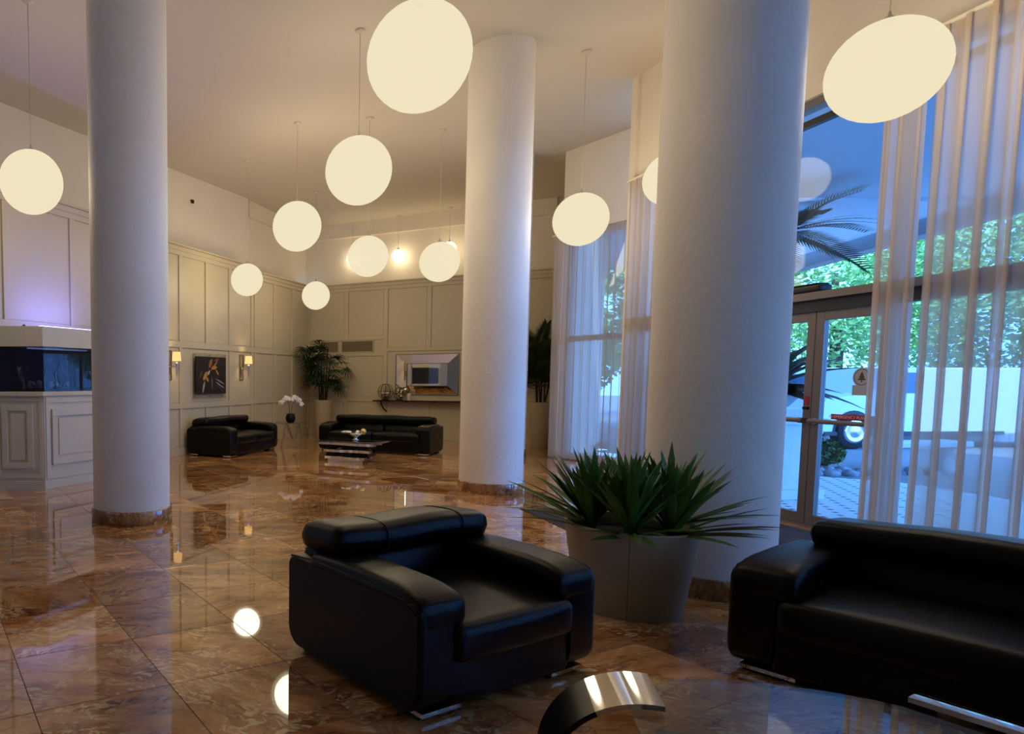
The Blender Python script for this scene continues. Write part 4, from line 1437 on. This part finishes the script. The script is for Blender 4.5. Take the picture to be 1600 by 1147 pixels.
struct(MB().prism([(5.58, -9), (60, -9), (60, 60), (3.4, 60), (3.4, 20.1), (4.1, 20.1), (8.5, 16.3), (8.5, 15.1), (6.65, 12.4), (7.0, 10.9), (5.52, 9.3)], -0.3, -0.02).build('ground', M['asph']))
struct(MB().prism([(5.60, -6), (9.1, -6), (9.1, 9.2), (8.2, 10.0), (7.1, 10.0), (5.58, 9.0)], -0.02, -0.008).build('paving', M['pavers']))
struct(MB().prism([(5.66, -7), (13.2, -4), (13.0, 12.0), (6.35, 12.0), (7.2, 10.0), (7.28, 9.4), (5.66, 9.3)], 4.55, 4.8).build('portico_roof', M['soffit']))
struct(MB().prism([(7.3, 12.0), (13.0, 12.0), (14.6, 19.5), (7.3, 19.5)], 4.50, 4.75).build('portico_roof_rear', M['soffit']))
struct(MB().prism([(12.1, 8.0), (12.45, 8.0), (15.3, 20.0), (14.95, 20.0)], 4.22, 4.60).build('portico_beam', M['beam']))
M['stonewhite'] = mat('white_concrete', (214, 218, 220), 0.7, var=0.05)
M['urn'] = mat('urn_stone', (170, 176, 180), 0.7)
M['outleaf'] = mat('broad_leaf', (38, 62, 38), 0.4, var=0.25)
M['shrub'] = mat('shrub_leaf', (66, 104, 40), 0.6, var=0.3)
M['tree'] = mat('tree_leaf', (140, 186, 104), 0.5, var=0.35, vscale=1.2)
M['bark'] = mat('bark', (78, 66, 56), 0.9)

ped = thing('pedestal', 'white moulded pedestal just outside the glass doors', 'pedestal', (6.40, 8.22, -0.008), 0.10)
MB().box(-0.42, 0.42, -0.38, 0.38, 0.12, 0.88).build('block', M['stonewhite'], ped)
MB().box(-0.46, 0.46, -0.42, 0.42, 0.0, 0.12).build('foot', M['stonewhite'], ped, bevel=0.015)
MB().box(-0.47, 0.47, -0.43, 0.43, 0.88, 0.95).build('cap', M['stonewhite'], ped, bevel=0.015)
MB().box(-0.43, 0.43, -0.39, 0.39, 0.78, 0.80).build('moulding', M['stonewhite'], ped)
urn = thing('urn_planter', 'fluted stone urn with a broad leaved plant on the white pedestal', 'planter', (6.42, 8.20, 0.942), 0)
flut = MB().lathe([(0.14, 0), (0.16, 0.03), (0.12, 0.06), (0.22, 0.14), (0.33, 0.27), (0.36, 0.30), (0.34, 0.31), (0.30, 0.28)], 36, caps=False)
flut.v = [(x * (1 + 0.025 * math.cos(12 * math.atan2(y, x))), y * (1 + 0.025 * math.cos(12 * math.atan2(y, x))), z) for x, y, z in flut.v]
flut.build('urn', M['urn'], urn)
MB().lathe([(0.30, 0.28), (0.001, 0.29)], 24, caps=False).build('soil', M['soil'], urn)
def broad(L, w, droop):
    vs, fs = [], []
    n = 7
    for i in range(n + 1):
        t = i / n
        ww = w * math.sin(math.pi * min(0.999, t ** 0.8)) + 0.002
        x, z = L * t, -droop * t * t
        vs += [(x, -ww, z + 0.25 * ww), (x, 0, z), (x, ww, z + 0.25 * ww)]
    for i in range(n):
        for k in range(2):
            a = i * 3 + k
            fs.append((a, a + 1, a + 4, a + 3))
    me = MB().add(vs, fs, True).mesh('leaf')
    me.materials.append(M['outleaf'])
    return me
bl = [broad(0.75, 0.12, 0.3), broad(0.62, 0.11, 0.35), broad(0.85, 0.10, 0.45)]
rr = random.Random(2)
for k in range(34):
    lf = link('leaf', rr.choice(bl), None, urn, (0, 0, 0.28))
    el = math.radians(rr.uniform(10, 80))
    lf.rotation_euler = (Matrix.Rotation(k * 2.4, 4, 'Z') @ Matrix.Rotation(-el, 4, 'Y') @ Matrix.Rotation(rr.uniform(-.4, .4), 4, 'X')).to_euler()

# outdoor palm
op = thing('garden_palm', 'tall garden palm outside above the entrance doors', 'palm', (9.35, 11.75, -0.02), 0)
MB().tube([(0, 0, 0), (0.05, 0.02, 1.5), (0.0, 0.0, 3.95)], [0.09, 0.07, 0.06], 8).build('trunk', M['bark'], op)
gfr = [frond(1.15, 26, 0.36, 40 + s) for s in range(2)]
for me in gfr:
    me.materials.append(M['outleaf'])
for k in range(16):
    lf = link('leaf', gfr[k % 2], None, op, (0, 0, 3.92))
    el = math.radians(rr.uniform(-25, 45))
    lf.rotation_euler = (Matrix.Rotation(k * 2.4, 4, 'Z') @ Matrix.Rotation(-el, 4, 'Y') @ Matrix.Rotation(rr.uniform(-.5, .5), 4, 'X')).to_euler()

# stone bench, rocks, shrub
be = thing('stone_bench', 'pale stone bench on the rock border outside', 'bench', (10.75, 10.62, -0.02), 0.10)
MB().rbox(-0.75, 0.75, -0.2, 0.2, 0.36, 0.45, 0.015, 4).build('seat', M['stonewhite'], be)
for x in (-0.5, 0.5):
    MB().lathe([(0.14, 0), (0.12, 0.05), (0.08, 0.2), (0.12, 0.36)], 14, (x, 0, 0)).build('leg', M['urn'], be)
M['rock'] = mat('border_rock', (150, 152, 158), 0.85, var=0.25, vscale=6)
rr = random.Random(9)
rocks = []
for k in range(46):
    for _ in range(60):
        x = rr.uniform(8.25, 10.6)
        y = 9.95 + rr.uniform(-0.12, 0.40) + (x - 8.2) * 0.05
        s = rr.uniform(0.06, 0.12)
        if all(math.hypot(x - a, y - b2) > 1.25 * (s + c) for a, b2, c in rocks):
            break
    else:
        continue
    rocks.append((x, y, s))
    mb = MB().sphere((0, 0, 0), s, 8, 5, (1.2, 0.9, 0.7))
    mb.v = [tuple(Vector(v) * (1 + 0.5 * noise.noise(Vector(v) * 9 + Vector((k, 0, 0))))) for v in mb.v]
    o = mb.build('border_rock', M['rock'], None, (x, y, s * 0.35 - 0.02), rr.uniform(0, 6))
    tag(o, 'grey rock in the border behind the white paving', 'rock', 'rocks of the garden border')

def leaf_cloud(n, rx, ry, rz, size, seed, gapf=0.0):
    rr = random.Random(seed)
    vs, fs = [], []
    for k in range(n):
        while True:
            p = Vector((rr.uniform(-1, 1), rr.uniform(-1, 1), rr.uniform(-1, 1)))
            l = p.length
            if l > 1 or l < 0.35:
                continue
            q = Vector((p.x * rx, p.y * ry, p.z * rz))
            if gapf and noise.noise(q * 0.9 + Vector((seed, 0, 0))) < gapf - 0.35:
                continue
            break
        u = Vector((rr.gauss(0, 1), rr.gauss(0, 1), rr.gauss(0, 0.6))).normalized()
        v = u.cross(Vector((rr.gauss(0, 1), rr.gauss(0, 1), rr.gauss(0, 1)))).normalized()
        s = size * rr.uniform(0.6, 1.3)
        o = len(vs)
        vs += [tuple(q - u * s), tuple(q + v * s * 0.45), tuple(q + u * s), tuple(q - v * s * 0.45)]
        fs.append((o, o + 1, o + 2, o + 3))
    return MB().add(vs, fs)
def bush(label, x, y, r, h, n, m, seed, size=0.06):
    t = thing('shrub', label, 'shrub', (x, y, -0.02), 0)
    MB().tube([(0, 0, 0), (0, 0, h * 0.5)], 0.03, 6).build('stem', M['bark'], t)
    o = leaf_cloud(n, r, r, h / 2, size, seed)
    o.v = [(a, b2, c + h / 2 + 0.03) for a, b2, c in o.v]
    fo = o.build('foliage', m, t)
    fo['kind'] = 'stuff'
bush('round green shrub behind the rock border beside the bench', 9.42, 10.85, 0.32, 0.44, 1300, M['shrub'], 3, 0.045)
bush('dark low shrub beside the round green shrub', 8.72, 10.95, 0.32, 0.55, 1000, M['outleaf'], 4)

def tree(label, x, y, zc, rx, ry, rz, n, size, seed, trunk=True, m=None, gap=0.25):
    t = thing('garden_tree', label, 'tree', (x, y, -0.02), 0, 'trees beyond the forecourt')
    o = leaf_cloud(n, rx, ry, rz, size, seed, gap)
    o.v = [(a, b2, c + zc) for a, b2, c in o.v]
    fo = o.build('crown', m or M['tree'], t)
    fo['kind'] = 'stuff'
    MB().tube([(0, 0, 0), (0.1, 0, zc * 0.5), (0, 0.1, zc)], [0.22, 0.17, 0.08], 8).build('trunk', M['bark'], t)
tree('leafy bright green tree seen above the doors', 18.0, 20.5, 4.6, 3.0, 3.0, 3.0, 15000, 0.10, 1)
tree('leafy green tree beyond the white vehicle', 24.6, 23.0, 4.4, 3.2, 3.0, 3.2, 15000, 0.11, 2)
tree('leafy green tree seen through the wide curtain', 24.0, 15.5, 4.0, 2.8, 3.0, 2.8, 14000, 0.10, 3)
tree('leafy green tree past the block wall', 31.5, 18.2, 4.4, 3.6, 3.8, 3.2, 12000, 0.14, 4)
tree('leafy tree beyond the far bay window', 13.0, 27.2, 4.0, 3.5, 3.0, 3.0, 9000, 0.12, 6)
tree('leafy tree standing closest to the far bay', 9.8, 20.5, 3.2, 1.8, 2.2, 2.6, 7000, 0.10, 7)

# white block wall
bwl = struct(MB().box(0, 9.0, 0.02, 0.18, 0, 1.60).build('wall_garden', M['grout2'] if 'grout2' in M else mat('mortar', (185, 188, 192), 0.9), None, (15.2, 15.6, -0.02), -0.12))
bm1 = MB().box(-0.195, 0.195, 0.0, 0.02, -0.095, 0.095)
bme = bm1.mesh('block')
bme.materials.append(M['stucco'])
for r in range(8):
    for c in range(22):
        o = bpy.data.objects.new('block', bme)
        COL.objects.link(o)
        o.parent = bwl
        o.location = (0.2 + c * 0.40 + (0.2 if r % 2 else 0), 0, 0.1 + r * 0.2)
MB().box(-0.05, 9.2, -0.03, 0.21, 1.60, 1.66).build('coping', M['stucco'], bwl)

# white vehicle
M['paint'] = mat('white_car_paint', (232, 236, 240), 0.25)
M['carglass'] = mat('car_window', (60, 84, 110), 0.08)
M['tyre'] = mat('tyre_rubber', (26, 26, 30), 0.8)
M['trimblk'] = mat('bumper_black', (34, 36, 42), 0.5)
def vehicle(label, loc, rz, prof, windows, wheels, width=1.75, grp=None):
    t = thing('parked_van', label, 'van', loc, rz, grp)
    n = len(prof)
    mb = MB()
    w = width / 2
    vs = [(x, -w * k, z) for k in (1.0,) for x, z in prof] + [(x, w, z) for x, z in prof]
    fs = [tuple(range(n)), tuple(reversed(range(n, 2 * n)))] + [((i + 1) % n, i, n + i, n + (i + 1) % n) for i in range(n)]
    mb.add(vs, fs)
    mb.build('body', M['paint'], t, bevel=0.03)
    for poly in windows:
        k = len(poly)
        MB().add([(x, -w - 0.006, z) for x, z in poly], [tuple(range(k))]).build('window', M['carglass'], t)
    for wx in wheels:
        for sy in (-1, 1):
            wh = MB().lathe([(0.20, -0.11), (0.34, -0.11), (0.36, -0.08), (0.36, 0.08), (0.34, 0.11), (0.20, 0.11)], 32, caps=True)
            wh.v = [(wx + x, sy * (w - 0.06) + z, 0.36 + y) for x, y, z in wh.v]
            wo = wh.build('wheel', M['tyre'], t)
            hb = MB().lathe([(0.24, 0.0), (0.23, 0.02), (0.19, 0.025), (0.16, 0.005), (0.10, 0.02), (0.001, 0.03)], 28, caps=False)
            hb.v = [(wx + x, sy * (w + 0.05 + z), 0.36 + y) for x, y, z in hb.v]
            hb.build('hubcap', M['chrome'], wo)
        arc = MB()
        pts = [(wx + 0.43 * math.cos(a), 0.36 + 0.43 * math.sin(a)) for a in [math.pi * i / 14 for i in range(15)]]
        arc.add([(x, -w - 0.004, z) for x, z in pts] + [(wx - 0.43, -w - 0.004, 0.30), (wx + 0.43, -w - 0.004, 0.30)][:0], [tuple(range(15))])
        arc.build('wheel_arch', M['trimblk'], t)
    MB().box(prof[0][0] + 0.1, prof[0][0] + 3.9, -w - 0.03, -w - 0.005, 0.28, 0.36).build('sill_trim', M['trimblk'], t)
    return t
pv = [(-0.62, 0.30), (5.0, 0.30), (5.05, 1.5), (4.9, 1.66), (0.92, 1.66), (0.42, 1.13), (-0.5, 1.02), (-0.66, 0.82)]
vehicle('white van parked across the forecourt with a chrome hubcap', (12.45, 14.62, -0.02), 0.03, pv,
        [[(0.62, 1.14), (1.5, 1.14), (1.5, 1.56), (0.98, 1.56)]], [0.1, 4.1])
pv2 = [(-1.6, 0.32), (3.2, 0.32), (3.25, 1.0), (2.6, 1.55), (2.3, 1.70), (-1.4, 1.74), (-1.6, 1.5)]
vehicle('pale van standing behind the white van', (13.1, 17.6, -0.02), 0.0, pv2, [[(-1.3, 1.05), (0.3, 1.05), (0.3, 1.55), (-1.3, 1.55)], [(0.4, 1.05), (2.4, 1.05), (2.1, 1.55), (0.4, 1.55)]], [-0.9, 2.3])
